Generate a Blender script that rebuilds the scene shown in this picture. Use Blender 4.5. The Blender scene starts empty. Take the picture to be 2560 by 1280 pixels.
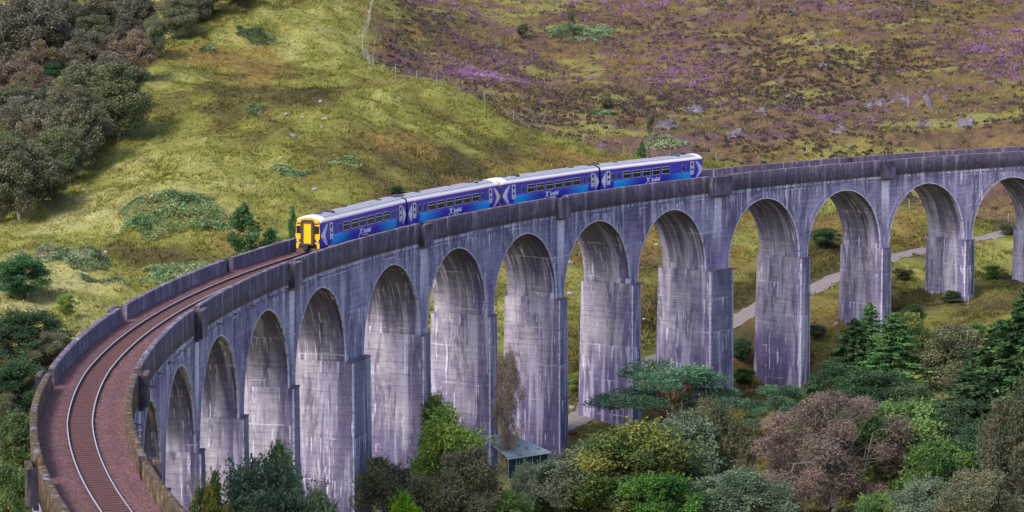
import bpy, bmesh, math, random
import numpy as np
from mathutils import Vector, Matrix

SC = bpy.context.scene
COL = SC.collection

# ------------------------------------------------------------------ camera
CAM = np.array([226.982, 203.046, 31.754])
FPX = 7502.4
YAW, PITCH, ROLL = -1.62974, -0.1170, 0.00581
_cy, _sy, _cp, _sp = math.cos(YAW), math.sin(YAW), math.cos(PITCH), math.sin(PITCH)
FWD = np.array([_cy*_cp, _sy*_cp, _sp])
_r = np.array([_sy, -_cy, 0.0]); _u = np.cross(_r, FWD)
RIGHT = math.cos(ROLL)*_r + math.sin(ROLL)*_u
UP = -math.sin(ROLL)*_r + math.cos(ROLL)*_u
cam_d = bpy.data.cameras.new('camera'); cam = bpy.data.objects.new('camera', cam_d); COL.objects.link(cam)
cam_d.sensor_width = 36.0; cam_d.lens = FPX/2560*36.0; cam_d.clip_start = 1.0; cam_d.clip_end = 8000
m = Matrix.Identity(4)
for i in range(3):
    m[i][0] = RIGHT[i]; m[i][1] = UP[i]; m[i][2] = -FWD[i]; m[i][3] = CAM[i]
cam.matrix_world = m
SC.camera = cam

# ------------------------------------------------------------------ light
SUN_AZ = Vector((0.68, 0.73)); SUN_EL = math.radians(44)
world = bpy.data.worlds.new('World'); SC.world = world; world.use_nodes = True
wt = world.node_tree
bg = wt.nodes['Background']; sky = wt.nodes.new('ShaderNodeTexSky'); sky.sky_type = 'NISHITA'
sky.sun_disc = False; sky.sun_elevation = SUN_EL; sky.sun_rotation = math.atan2(SUN_AZ.x, SUN_AZ.y)
sky.air_density = 1.0; sky.dust_density = 2.5
wt.links.new(sky.outputs[0], bg.inputs[0]); bg.inputs[1].default_value = 0.13
sl = bpy.data.lights.new('sun', 'SUN'); sl.energy = 1.6; sl.angle = math.radians(14); sl.color = (1.0, 0.95, 0.87)
so = bpy.data.objects.new('sun', sl); COL.objects.link(so)
so.rotation_euler = Vector((SUN_AZ.x*math.cos(SUN_EL), SUN_AZ.y*math.cos(SUN_EL), math.sin(SUN_EL))).to_track_quat('Z', 'Y').to_euler()
SC.view_settings.view_transform = 'Standard'; SC.view_settings.look = 'None'
SC.view_settings.exposure = 1.08; SC.view_settings.gamma = 1.0

# ------------------------------------------------------------------ small helpers
rng = np.random.default_rng(7); random.seed(7)

def ray(px, py):
    v = FWD + RIGHT*(px-1280)/FPX + UP*(640-py)/FPX
    return v/np.hypot(v[0], v[1])
def at(px, py, D):
    return CAM + ray(px, py)*D

def link(name, mesh, parent=None):
    o = bpy.data.objects.new(name, mesh); COL.objects.link(o)
    if parent is not None: o.parent = parent
    return o
def tag(o, label=None, cat=None, group=None, kind=None):
    if label: o['label'] = label
    if cat: o['category'] = cat
    if group: o['group'] = group
    if kind: o['kind'] = kind
    return o
def empty(name, loc=(0, 0, 0), rz=0.0, sc=1.0):
    o = bpy.data.objects.new(name, None); COL.objects.link(o)
    o.location = loc; o.rotation_euler = (0, 0, rz); o.scale = (sc, sc, sc) if not isinstance(sc, tuple) else sc
    o.empty_display_size = 0.2
    return o

def np_mesh(name, V, F, mats, attrs=None, mi=None, smooth=False):
    """V (n,3); F (m,k) array of equal-size faces, or list of arrays"""
    me = bpy.data.meshes.new(name)
    V = np.asarray(V, dtype=np.float32)
    Fs = F if isinstance(F, list) else [F]
    Fs = [np.asarray(f, dtype=np.int32) for f in Fs if len(f)]
    nl = sum(f.size for f in Fs); npoly = sum(len(f) for f in Fs)
    me.vertices.add(len(V)); me.vertices.foreach_set('co', V.ravel())
    me.loops.add(nl); me.loops.foreach_set('vertex_index', np.concatenate([f.ravel() for f in Fs]))
    tot = np.concatenate([np.full(len(f), f.shape[1], np.int32) for f in Fs])
    st = np.concatenate([[0], np.cumsum(tot)[:-1]]).astype(np.int32)
    me.polygons.add(npoly); me.polygons.foreach_set('loop_start', st); me.polygons.foreach_set('loop_total', tot)
    if mi is not None: me.polygons.foreach_set('material_index', np.asarray(mi, np.int32))
    if smooth: me.polygons.foreach_set('use_smooth', np.ones(npoly, bool))
    for m_ in (mats if isinstance(mats, (list, tuple)) else [mats]): me.materials.append(m_)
    for k, a in (attrs or {}).items():
        a = np.asarray(a, np.float32)
        if a.ndim == 1:
            at_ = me.attributes.new(k, 'FLOAT', 'POINT'); at_.data.foreach_set('value', a)
        else:
            at_ = me.attributes.new(k, 'FLOAT_VECTOR', 'POINT'); at_.data.foreach_set('vector', a.ravel())
    me.update(calc_edges=True); me.validate()
    return me

class MB:
    """plain mesh builder in local metres"""
    def __init__(s): s.v = []; s.f = []; s.m = []
    def box(s, x0, x1, y0, y1, z0, z1, mi=0):
        b = len(s.v)
        s.v += [(x0,y0,z0),(x1,y0,z0),(x1,y1,z0),(x0,y1,z0),(x0,y0,z1),(x1,y0,z1),(x1,y1,z1),(x0,y1,z1)]
        for q in ((0,3,2,1),(4,5,6,7),(0,1,5,4),(1,2,6,5),(2,3,7,6),(3,0,4,7)): s.f.append([b+i for i in q]); s.m.append(mi)
    def poly(s, pts, mi=0):
        b = len(s.v); s.v += [tuple(p) for p in pts]; s.f.append(list(range(b, b+len(pts)))); s.m.append(mi)
    def prism(s, pts, off, mi=0):
        n = len(pts); b = len(s.v)
        s.v += [tuple(p) for p in pts]; s.v += [tuple(np.add(p, off)) for p in pts]
        s.f.append([b+i for i in range(n)][::-1]); s.m.append(mi)
        s.f.append([b+n+i for i in range(n)]); s.m.append(mi)
        for i in range(n):
            j = (i+1) % n; s.f.append([b+i, b+j, b+n+j, b+n+i]); s.m.append(mi)
    def tube(s, pts, rad, n=6, mi=0, cap=True):
        pts = [Vector(p) for p in pts]
        if not hasattr(rad, '__len__'): rad = [rad]*len(pts)
        b = len(s.v); up = Vector((0.31, 0.17, 0.93)).normalized()
        for i, p in enumerate(pts):
            t = (pts[min(i+1, len(pts)-1)]-pts[max(i-1, 0)]).normalized()
            a = t.cross(up)
            if a.length < 1e-3: a = t.cross(Vector((1, 0, 0)))
            a.normalize(); c = t.cross(a)
            for k in range(n):
                an = 2*math.pi*k/n; q = p + (a*math.cos(an)+c*math.sin(an))*rad[i]; s.v.append(tuple(q))
        for i in range(len(pts)-1):
            for k in range(n):
                k2 = (k+1) % n
                s.f.append([b+i*n+k, b+i*n+k2, b+(i+1)*n+k2, b+(i+1)*n+k]); s.m.append(mi)
        if cap:
            s.f.append([b+k for k in range(n)][::-1]); s.m.append(mi)
            s.f.append([b+(len(pts)-1)*n+k for k in range(n)]); s.m.append(mi)
    def mesh(s, name, mats, smooth=False, recalc=True):
        me = bpy.data.meshes.new(name); me.from_pydata(s.v, [], s.f)
        me.polygons.foreach_set('material_index', np.array(s.m, np.int32))
        for m_ in (mats if isinstance(mats, (list, tuple)) else [mats]): me.materials.append(m_)
        if recalc:
            b = bmesh.new(); b.from_mesh(me); bmesh.ops.recalc_face_normals(b, faces=b.faces); b.to_mesh(me); b.free()
        if smooth: me.polygons.foreach_set('use_smooth', np.ones(len(me.polygons), bool))
        me.update(); return me
    def obj(s, name, mats, parent=None, smooth=False): return link(name, s.mesh(name, mats, smooth), parent)

# ------------------------------------------------------------------ materials
class NT:
    def __init__(s, name):
        s.mat = bpy.data.materials.new(name); s.mat.use_nodes = True; s.t = s.mat.node_tree
        s.bsdf = s.t.nodes['Principled BSDF']; s.out = s.t.nodes['Material Output']
        s.bsdf.inputs['Specular IOR Level'].default_value = 0.25
    def put(s, sock, v):
        if isinstance(v, bpy.types.NodeSocket): s.t.links.new(v, sock)
        elif hasattr(v, '__len__') and sock.type == 'RGBA' and len(v) == 3: sock.default_value = (*v, 1)
        else: sock.default_value = v
    def n(s, typ, out=0, ins=None, **props):
        nd = s.t.nodes.new('ShaderNode'+typ)
        for k, v in props.items(): setattr(nd, k, v)
        for k, v in (ins or {}).items(): s.put(nd.inputs[k], v)
        return nd.outputs[out]
    def math(s, op, a, b=0.0, clamp=False): return s.n('Math', 0, {0: a, 1: b}, operation=op, use_clamp=clamp)
    def mul(s, a, b): return s.math('MULTIPLY', a, b)
    def add(s, a, b): return s.math('ADD', a, b)
    def mr(s, v, a, b, c=0.0, d=1.0, smooth=True):
        return s.n('MapRange', 0, {0: v, 1: a, 2: b, 3: c, 4: d}, interpolation_type='SMOOTHSTEP' if smooth else 'LINEAR', clamp=True)
    def mix(s, f, a, b, mode='MIX'):
        nd = s.t.nodes.new('ShaderNodeMix'); nd.data_type = 'RGBA'; nd.blend_type = mode
        s.put(nd.inputs[0], f); s.put(nd.inputs[6], a); s.put(nd.inputs[7], b); return nd.outputs[2]
    def ramp(s, f, stops):
        nd = s.t.nodes.new('ShaderNodeValToRGB'); s.put(nd.inputs[0], f); e = nd.color_ramp.elements
        while len(e) < len(stops): e.new(0.5)
        for el, (p, c) in zip(e, stops): el.position = p; el.color = (*c, 1)
        return nd.outputs[0]
    def noise(s, vec=None, scale=1.0, detail=3.0, rough=0.5, dist=0.0, out=0):
        ins = {'Scale': scale, 'Detail': detail, 'Roughness': rough, 'Distortion': dist}
        if vec is not None: ins['Vector'] = vec
        return s.n('TexNoise', out, ins)
    def attr(s, name, out=2): return s.n('Attribute', out, attribute_name=name)
    def obj(s): return s.n('TexCoord', 3)
    def pos(s): return s.n('NewGeometry', 0)
    def sep(s, v):
        nd = s.t.nodes.new('ShaderNodeSeparateXYZ'); s.put(nd.inputs[0], v); return nd.outputs
    def xyz(s, x, y, z): return s.n('CombineXYZ', 0, {0: x, 1: y, 2: z})
    def vmul(s, v, k): return s.n('VectorMath', 0, {0: v, 1: k}, operation='MULTIPLY')
    def vadd(s, v, k): return s.n('VectorMath', 0, {0: v, 1: k}, operation='ADD')
    def bump(s, h, strength=0.5, dist=0.1): s.put(s.bsdf.inputs['Normal'], s.n('Bump', 0, {'Strength': strength, 'Distance': dist, 'Height': h}))
    def done(s, col, rough=0.8, metal=0.0):
        s.put(s.bsdf.inputs['Base Color'], col); s.put(s.bsdf.inputs['Roughness'], rough); s.put(s.bsdf.inputs['Metallic'], metal)
        return s.mat

def plain(name, col, rough=0.6, metal=0.0, var=0.12, scale=6.0):
    t = NT(name); f = t.noise(t.obj(), scale, 4)
    c = t.mix(f, tuple(x*(1-var) for x in col), tuple(min(1, x*(1+var)) for x in col))
    return t.done(c, rough, metal)

def leaf_mat(name, cols, hue=0.03, trans=0.25):
    t = NT(name); f = t.attr('tint')
    r = t.n('ObjectInfo', 5)
    c = t.ramp(f, [(i/(len(cols)-1), c) for i, c in enumerate(cols)])
    hs = t.n('HueSaturation', 0, {'Hue': t.mr(r, 0, 1, 0.5-hue, 0.5+hue, False), 'Saturation': t.mr(r, 0, 1, 0.85, 1.1, False), 'Value': t.mr(t.math('FRACT', t.mul(r, 7.3)), 0, 1, 0.85, 1.15, False), 'Color': c})
    nz = t.noise(t.vmul(t.obj(), (0.42, 0.42, 0.42)), 1.0, 3, 0.6)
    hs = t.n('HueSaturation', 0, {'Hue': t.mr(nz, 0.3, 0.7, 0.475, 0.525, False), 'Saturation': 1.0, 'Value': t.mr(nz, 0.3, 0.7, 1.25, 0.78, False), 'Color': hs})
    t.put(t.bsdf.inputs['Base Color'], hs); t.bsdf.inputs['Roughness'].default_value = 0.65; t.bsdf.inputs['Specular IOR Level'].default_value = 0.2
    tr = t.t.nodes.new('ShaderNodeBsdfTranslucent'); t.put(tr.inputs[0], hs)
    mx = t.t.nodes.new('ShaderNodeMixShader'); mx.inputs[0].default_value = trans
    t.t.links.new(t.bsdf.outputs[0], mx.inputs[1]); t.t.links.new(tr.outputs[0], mx.inputs[2]); t.t.links.new(mx.outputs[0], t.out.inputs[0])
    return t.mat

def concrete(name, kind):
    t = NT(name)
    cv = t.attr('cv', 1); S, O, Z = t.sep(cv)
    cloud = t.noise(t.vmul(cv, (0.22, 0.5, 0.22)), 1.0, 5, 0.6)
    fine = t.noise(t.vmul(cv, (2.2, 2.2, 2.2)), 1.0, 4, 0.65)
    wob = t.noise(t.vmul(cv, (0.25, 0.25, 0.25)), 1.0, 2)
    zb = t.add(Z, t.mul(wob, 0.25))
    board = t.noise(t.xyz(t.mul(S, 0.16), t.mul(O, 0.3), t.mul(zb, 3.0)), 1.0, 5, 0.75)
    ln = t.mr(t.math('ABSOLUTE', t.math('SUBTRACT', t.math('FRACT', t.mul(zb, 1.64)), 0.5)), 0.0, 0.07, 1.0, 0.0)
    ln = t.mul(ln, t.mr(t.noise(t.vmul(cv, (0.35, 0.35, 2.0)), 1.0, 3), 0.42, 0.62))
    joint = t.mr(t.math('ABSOLUTE', t.math('SUBTRACT', t.math('FRACT', t.add(t.mul(zb, 0.245), 0.13)), 0.5)), 0.0, 0.02, 1.0, 0.0)
    # wandering vertical coordinate for run marks
    dn = t.noise(t.vmul(cv, (0.9, 0.9, 0.55)), 1.0, 3, 0.6, 0, 1)
    ks = 0.10 if kind == 'barrel' else 1.0
    barrel = kind == 'barrel'
    if barrel: kind = 'pier'
    sc = t.vadd(t.vmul(cv, (2.6*ks, 2.6, 0.11)), t.vmul(dn, (0.9*ks, 0.9, 0.0)))
    st1 = t.noise(sc, 1.0, 3, 0.55)
    st2 = t.noise(t.vadd(t.vmul(cv, (5.2*ks, 5.2, 0.26)), t.vmul(dn, (1.6*ks, 1.6, 0.0))), 1.0, 3, 0.55)
    st3 = t.noise(t.vadd(t.vmul(cv, (1.5*ks, 1.5, 0.07)), (13.7, 4.2, 9.1)), 1.0, 3, 0.6)
    patch = t.noise(t.vadd(t.vmul(cv, (0.30, 0.42, 0.16)), (3.1, 8.8, 1.7)), 1.0, 4, 0.6)
    patch2 = t.noise(t.vadd(t.vmul(cv, (0.24, 0.5, 0.20)), (31.1, 2.8, 7.7)), 1.0, 4, 0.6)
    if kind == 'pier':
        base = t.ramp(t.add(t.mul(cloud, 0.6), t.mul(board, 0.4)), [(0.32, (0.13, 0.115, 0.165)), (0.45, (0.27, 0.247, 0.285)), (0.56, (0.40, 0.37, 0.385)), (0.68, (0.50, 0.465, 0.46))])
        # darker band along the inner arris and patches low on the shaft
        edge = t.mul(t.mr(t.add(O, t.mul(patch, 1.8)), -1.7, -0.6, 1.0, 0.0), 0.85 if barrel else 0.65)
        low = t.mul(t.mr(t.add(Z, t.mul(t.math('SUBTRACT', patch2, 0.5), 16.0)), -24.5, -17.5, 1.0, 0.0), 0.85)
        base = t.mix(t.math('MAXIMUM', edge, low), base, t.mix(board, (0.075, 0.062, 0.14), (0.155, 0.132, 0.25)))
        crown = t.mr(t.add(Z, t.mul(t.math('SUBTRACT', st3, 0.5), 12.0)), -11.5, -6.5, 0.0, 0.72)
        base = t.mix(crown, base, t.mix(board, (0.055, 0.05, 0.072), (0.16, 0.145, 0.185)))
        rust = t.mul(t.mr(st3, 0.60, 0.70), t.mr(patch, 0.52, 0.62, 0.0, 0.55))
        base = t.mix(rust, base, (0.17, 0.12, 0.09))
        wm = 0.52
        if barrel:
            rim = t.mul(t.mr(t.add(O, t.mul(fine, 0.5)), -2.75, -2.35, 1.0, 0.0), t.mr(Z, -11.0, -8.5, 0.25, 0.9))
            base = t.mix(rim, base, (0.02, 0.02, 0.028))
    elif kind == 'ring':
        base = t.ramp(t.add(t.mul(cloud, 0.6), t.mul(fine, 0.4)), [(0.3, (0.17, 0.155, 0.25)), (0.55, (0.27, 0.25, 0.37)), (0.72, (0.36, 0.34, 0.45))])
        wm = 0.55
    elif kind == 'parapet':
        base = t.ramp(t.add(t.mul(cloud, 0.5), t.mul(fine, 0.5)), [(0.32, (0.072, 0.058, 0.10)), (0.5, (0.145, 0.122, 0.19)), (0.68, (0.26, 0.23, 0.32))])
        topd = t.mr(t.add(Z, t.mul(t.add(st1, st2), 1.9)), 0.55, 1.5, 0.0, 0.72)
        base = t.mix(topd, base, (0.05, 0.04, 0.062))
        lich = t.mul(t.mr(Z, -0.06, -0.01), t.mr(fine, 0.40, 0.60))
        base = t.mix(t.mul(lich, 0.75), base, (0.26, 0.21, 0.27))
        wm = 0.66
    else:
        base = t.ramp(t.add(t.mul(cloud, 0.6), t.mul(board, 0.4)), [(0.32, (0.11, 0.088, 0.165)), (0.46, (0.225, 0.192, 0.31)), (0.57, (0.32, 0.283, 0.41)), (0.68, (0.42, 0.38, 0.50))])
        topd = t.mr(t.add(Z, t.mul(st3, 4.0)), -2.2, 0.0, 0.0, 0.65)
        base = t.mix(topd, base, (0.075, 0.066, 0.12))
        wm = 0.53
    # dark algae blotches, drawn out downwards
    alg = t.noise(t.vadd(t.vmul(cv, (0.55*ks, 0.75, 0.13)), (5.5, 17.2, 2.2)), 1.0, 5, 0.7, 0.4)
    base = t.mix(t.mr(alg, 0.49, 0.62, 0.0, 0.74), base, t.mix(board, (0.05, 0.042, 0.085), (0.12, 0.105, 0.18)))
    bl = t.noise(t.vadd(t.vmul(cv, (0.9*ks, 1.0, 0.07)), (25.5, 7.2, 12.2)), 1.0, 4, 0.6, 0.2)
    base = t.mix(t.mr(bl, 0.52, 0.64, 0.0, 0.25 if kind == 'parapet' else 0.62), base, t.mix(board, (0.42, 0.395, 0.47), (0.62, 0.59, 0.65)))
    q_ = t.add(t.mul(zb, 0.245), -0.37); fd = t.math('SUBTRACT', 1.0, t.math('FRACT', q_)); lv = t.mul(t.math('FLOOR', q_), 7.31)
    coln = t.noise(t.xyz(t.add(t.mul(S, 3.4*ks), t.mul(t.sep(dn)[0], 0.9)), t.mul(O, 3.4), lv), 1.0, 3, 0.6)
    ln_ = t.math('MAXIMUM', t.mul(t.math('SUBTRACT', coln, 0.56), 4.0), 0.001)
    w3 = t.mul(t.math('LESS_THAN', fd, ln_), t.mr(t.noise(t.xyz(t.mul(S, 0.22*ks), t.mul(O, 0.3), lv), 1.0, 2), 0.50, 0.58))
    # dark runs
    dk = t.mul(t.mr(st3, 0.36, 0.28), t.mr(patch2, 0.45, 0.58))
    base = t.mix(t.mul(dk, 0.75), base, (0.035, 0.03, 0.055))
    # lime runs, thin and thick, in patches
    w1 = t.mul(t.mr(st1, 0.605, 0.645), t.mr(patch, wm+0.0, wm+0.08))
    w2 = t.mul(t.mr(st2, 0.605, 0.645), t.mr(patch2, wm+0.0, wm+0.07))
    w = t.math('MAXIMUM', t.math('MAXIMUM', w1, t.mul(w2, 0.8)), t.mul(w3, 0.85))
    w = t.math('MAXIMUM', w, t.mul(joint, t.mr(patch, 0.50, 0.62, 0.0, 0.8)))
    if kind in ('spandrel', 'pier', 'ring'):
        # lime washed down below the refuges and along the arch edges
        su = t.attr('su'); ed = t.attr('ed')
        pil = t.mul(t.mr(t.math('ABSOLUTE', su), 0.68, 0.93, 1.0, 0.0), t.mr(t.add(Z, t.mul(st3, 7.0)), -6.5, -0.5, 0.0, 1.0))
        pil = t.mul(pil, t.mr(st1, 0.34, 0.52, 0.7, 1.0))
        w = t.math('MAXIMUM', w, t.mul(pil, t.mr(Z, -2.75, -2.65, 1.0, 0.0)))
        w = t.math('MAXIMUM', w, t.mul(t.mr(ed, 0.0, 0.22, 1.0, 0.0), t.mr(fine, 0.36, 0.50, 0.3, 1.0)))
        if kind == 'spandrel':
            hz = t.mul(t.mr(t.math('ABSOLUTE', t.add(Z, 2.25)), 0.0, 0.22, 1.0, 0.0), t.mr(t.add(st2, t.mul(patch, 0.5)), 0.72, 0.85))
            w = t.math('MAXIMUM', w, hz)
    col = t.mix(t.math('MINIMUM', t.mul(w, 0.9), 0.92), base, t.mix(fine, (0.50, 0.47, 0.56), (0.86, 0.83, 0.90)))
    col = t.mix(t.mul(ln, 0.6), col, (0.06, 0.05, 0.09))
    col = t.mix(1.0, col, t.mix(fine, (0.74, 0.715, 0.81), (1.22, 1.175, 1.32)), 'MULTIPLY')
    if kind == 'parapet':
        # yellow and rust moss on the first lengths of wall
        ms = t.mul(t.mr(S, -20.0, 14.0, 1.6, 0.2), t.mr(t.add(t.noise(t.vmul(cv, (0.7, 0.9, 1.1)), 1.0, 5, 0.65), t.mul(t.mr(Z, -0.05, -0.02), -0.03)), 0.32, 0.45))
        mc = t.ramp(t.noise(t.vmul(cv, (1.7, 2.5, 1.4)), 1.0, 4, 0.7), [(0.35, (0.022, 0.018, 0.012)), (0.47, (0.055, 0.034, 0.02)), (0.58, (0.125, 0.08, 0.022)), (0.66, (0.30, 0.21, 0.03))])
        col = t.mix(t.math('MINIMUM', t.mul(ms, 0.85), 0.92), col, mc)
    t.bump(t.add(t.mul(fine, 0.6), t.mul(board, 0.6)), 0.5, 0.05)
    return t.done(col, 0.88)

M = {}
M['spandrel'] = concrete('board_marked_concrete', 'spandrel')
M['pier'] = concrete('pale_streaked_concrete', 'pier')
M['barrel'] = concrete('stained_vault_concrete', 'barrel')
M['ring'] = concrete('arch_ring_concrete', 'ring')
M['parapet'] = concrete('weathered_parapet_concrete', 'parapet')

def mat_stained():
    t = NT('black_stained_concrete'); cv = t.attr('cv', 1)
    f = t.noise(t.vmul(cv, (1.5, 1.5, 0.5)), 1.0, 4)
    return t.done(t.ramp(f, [(0.35, (0.018, 0.016, 0.028)), (0.6, (0.05, 0.045, 0.065)), (0.75, (0.14, 0.12, 0.17))]), 0.9)
M['stained'] = mat_stained()

def mat_ballast():
    t = NT('red_ballast'); p = t.pos()
    v = t.n('TexVoronoi', 1, {'Vector': p, 'Scale': 11.0}); b = t.n('RGBToBW', 0, {0: v})
    f = t.noise(p, 0.5, 4); g = t.noise(p, 6.0, 4, 0.7)
    c = t.ramp(t.add(t.mul(b, 0.5), t.mul(g, 0.5)), [(0.25, (0.045, 0.02, 0.024)), (0.5, (0.165, 0.074, 0.08)), (0.75, (0.30, 0.165, 0.17))])
    c = t.mix(t.mr(f, 0.35, 0.65, 0.0, 0.35), c, (0.10, 0.055, 0.065))
    t.bump(t.add(b, g), 1.0, 0.12)
    return t.done(c, 0.9)
M['ballast'] = mat_ballast()
M['sleeper'] = plain('weathered_sleeper', (0.115, 0.058, 0.06), 0.85, 0, 0.35, 3)
M['railtop'] = plain('polished_rail_steel', (0.66, 0.64, 0.68), 0.38, 0.7, 0.1, 2)
M['railside'] = plain('rusty_rail_steel', (0.11, 0.06, 0.05), 0.7, 0.2, 0.3, 3)
M['iron'] = plain('dark_iron', (0.035, 0.028, 0.032), 0.7, 0.3)

def mat_ground():
    t = NT('moorland_ground'); p = t.pos(); h = t.attr('heath'); x, y, z = t.sep(p)
    big = t.noise(t.vmul(p, (0.022, 0.03, 0.03)), 1.0, 5, 0.6, 0.6)
    mid = t.noise(t.vmul(p, (0.10, 0.13, 0.13)), 1.0, 5, 0.65, 0.5)
    sml = t.noise(t.vmul(p, (0.7, 0.7, 0.7)), 1.0, 5, 0.7)
    fin = t.noise(t.vmul(p, (2.6, 2.6, 2.6)), 1.0, 3, 0.7)
    g = t.ramp(t.add(t.attr('tone'), t.mul(t.math('SUBTRACT', sml, 0.5), 0.5)), [(0.08, (0.07, 0.055, 0.022)), (0.28, (0.125, 0.105, 0.028)), (0.46, (0.172, 0.172, 0.036)), (0.64, (0.238, 0.23, 0.062)), (0.9, (0.31, 0.29, 0.12))])
    g = t.mix(t.mul(t.attr('rust'), 0.55), g, t.mix(sml, (0.13, 0.075, 0.022), (0.26, 0.155, 0.05)))
    hcol = t.ramp(t.add(t.mul(mid, 0.6), t.mul(sml, 0.4)), [(0.32, (0.06, 0.038, 0.032)), (0.46, (0.105, 0.066, 0.04)), (0.56, (0.15, 0.098, 0.042)), (0.68, (0.18, 0.135, 0.045))])
    hg = t.mr(t.noise(t.vadd(t.vmul(p, (0.035, 0.075, 0.075)), (4, 1, 9)), 1.0, 4, 0.6), 0.52, 0.60)
    hcol = t.mix(t.mul(hg, 0.8), hcol, (0.20, 0.195, 0.055))
    hp = t.mr(t.noise(t.vadd(t.vmul(p, (0.03, 0.09, 0.09)), (14, 21, 2)), 1.0, 5, 0.65), 0.50, 0.62)
    hcol = t.mix(t.mul(hp, 0.65), hcol, (0.105, 0.05, 0.085))
    c = t.mix(h, g, hcol)
    c = t.mix(1.0, c, t.mix(t.add(t.mul(sml, 0.6), t.mul(fin, 0.4)), (0.50, 0.50, 0.50), (1.48, 1.48, 1.48)), 'MULTIPLY')
    t.bump(t.add(sml, t.mul(fin, 0.6)), 0.9, 0.5)
    return t.done(c, 0.95)
M['ground'] = mat_ground()

def mat_path():
    t = NT('gravel_path'); p = t.pos(); f = t.noise(p, 1.2, 5, 0.7); g = t.noise(p, 7.0, 3, 0.7)
    return t.done(t.ramp(t.add(t.mul(f, 0.5), t.mul(g, 0.5)), [(0.3, (0.12, 0.098, 0.098)), (0.6, (0.25, 0.21, 0.21)), (0.75, (0.38, 0.33, 0.32))]), 0.95)
M['path'] = mat_path()
def mat_rock():
    t = NT('grey_lavender_rock'); p = t.pos(); f = t.noise(p, 0.8, 6, 0.7); g = t.noise(p, 4.0, 4, 0.7)
    c = t.ramp(t.add(t.mul(f, 0.5), t.mul(g, 0.5)), [(0.38, (0.04, 0.032, 0.044)), (0.5, (0.13, 0.11, 0.145)), (0.66, (0.28, 0.245, 0.30))])
    t.bump(g, 0.8, 0.2); return t.done(c, 0.9)
M['rock'] = mat_rock()
M['boulder'] = plain('pale_speckled_boulder', (0.27, 0.245, 0.275), 0.9, 0, 0.5, 2.5)
M['bark'] = plain('dark_bark', (0.07, 0.055, 0.05), 0.9, 0, 0.4, 4)
def mat_birch():
    t = NT('pale_birch_bark'); f = t.noise(t.vmul(t.obj(), (3, 3, 9)), 1.0, 4)
    return t.done(t.ramp(f, [(0.38, (0.05, 0.045, 0.045)), (0.46, (0.30, 0.28, 0.28)), (0.7, (0.50, 0.47, 0.46))]), 0.85)
M['birch_bark'] = mat_birch()
M['pine_bark'] = plain('red_pine_bark', (0.22, 0.115, 0.085), 0.9, 0, 0.35, 4)
M['grey_twig'] = plain('grey_twig_bark', (0.22, 0.185, 0.18), 0.9, 0, 0.3, 3)
L = {
 'birch_brown': leaf_mat('brown_birch_leaves', [(0.075, 0.074, 0.055), (0.142, 0.132, 0.092), (0.22, 0.20, 0.135)], 0.025),
 'birch_olive': leaf_mat('olive_birch_leaves', [(0.066, 0.082, 0.046), (0.150, 0.166, 0.082), (0.264, 0.258, 0.126)], 0.02),
 'russet': leaf_mat('russet_birch_leaves', [(0.098, 0.074, 0.057), (0.190, 0.136, 0.094), (0.276, 0.196, 0.127)], 0.015),
 'willow': leaf_mat('grey_green_willow_leaves', [(0.056, 0.088, 0.056), (0.138, 0.200, 0.119), (0.312, 0.400, 0.250)], 0.025),
 'yellow': leaf_mat('yellow_tipped_leaves', [(0.040, 0.075, 0.023), (0.127, 0.184, 0.046), (0.345, 0.310, 0.057)], 0.015),
 'lime': leaf_mat('lime_green_leaves', [(0.056, 0.120, 0.020), (0.190, 0.316, 0.038), (0.416, 0.504, 0.070)], 0.02),
 'green': leaf_mat('fresh_green_leaves', [(0.032, 0.073, 0.027), (0.096, 0.185, 0.048), (0.257, 0.363, 0.081)], 0.02),
 'dark': leaf_mat('dark_green_leaves', [(0.022, 0.049, 0.024), (0.054, 0.115, 0.049), (0.128, 0.223, 0.081)], 0.02),
 'spruce': leaf_mat('dark_spruce_needles', [(0.013, 0.037, 0.015), (0.035, 0.090, 0.027), (0.094, 0.188, 0.044)], 0.015, 0.15),
 'larch': leaf_mat('green_larch_needles', [(0.033, 0.081, 0.034), (0.091, 0.195, 0.065), (0.208, 0.351, 0.111)], 0.02, 0.2),
 'pine': leaf_mat('blue_green_pine_needles', [(0.023, 0.057, 0.037), (0.063, 0.144, 0.081), (0.161, 0.287, 0.144)], 0.01, 0.15),
 'twig': leaf_mat('pink_brown_twigs', [(0.10, 0.070, 0.06), (0.19, 0.138, 0.115), (0.29, 0.22, 0.18)], 0.01, 0.1),
 'drab': leaf_mat('drab_olive_brown_leaves', [(0.065, 0.072, 0.044), (0.137, 0.143, 0.081), (0.247, 0.234, 0.130)], 0.015),
 'bracken': leaf_mat('green_bracken', [(0.069, 0.109, 0.052), (0.149, 0.230, 0.109), (0.287, 0.391, 0.196), (0.253, 0.190, 0.098)], 0.015),
 'grass': leaf_mat('moor_grass', [(0.075, 0.065, 0.022), (0.125, 0.112, 0.028), (0.178, 0.182, 0.038), (0.24, 0.237, 0.064), (0.32, 0.30, 0.125), (0.24, 0.145, 0.045)], 0.0, 0.3),
 'heather': leaf_mat('heather_sprigs', [(0.06, 0.042, 0.036), (0.10, 0.06, 0.06), (0.17, 0.08, 0.15), (0.33, 0.13, 0.37)], 0.0, 0.1),
}

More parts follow.
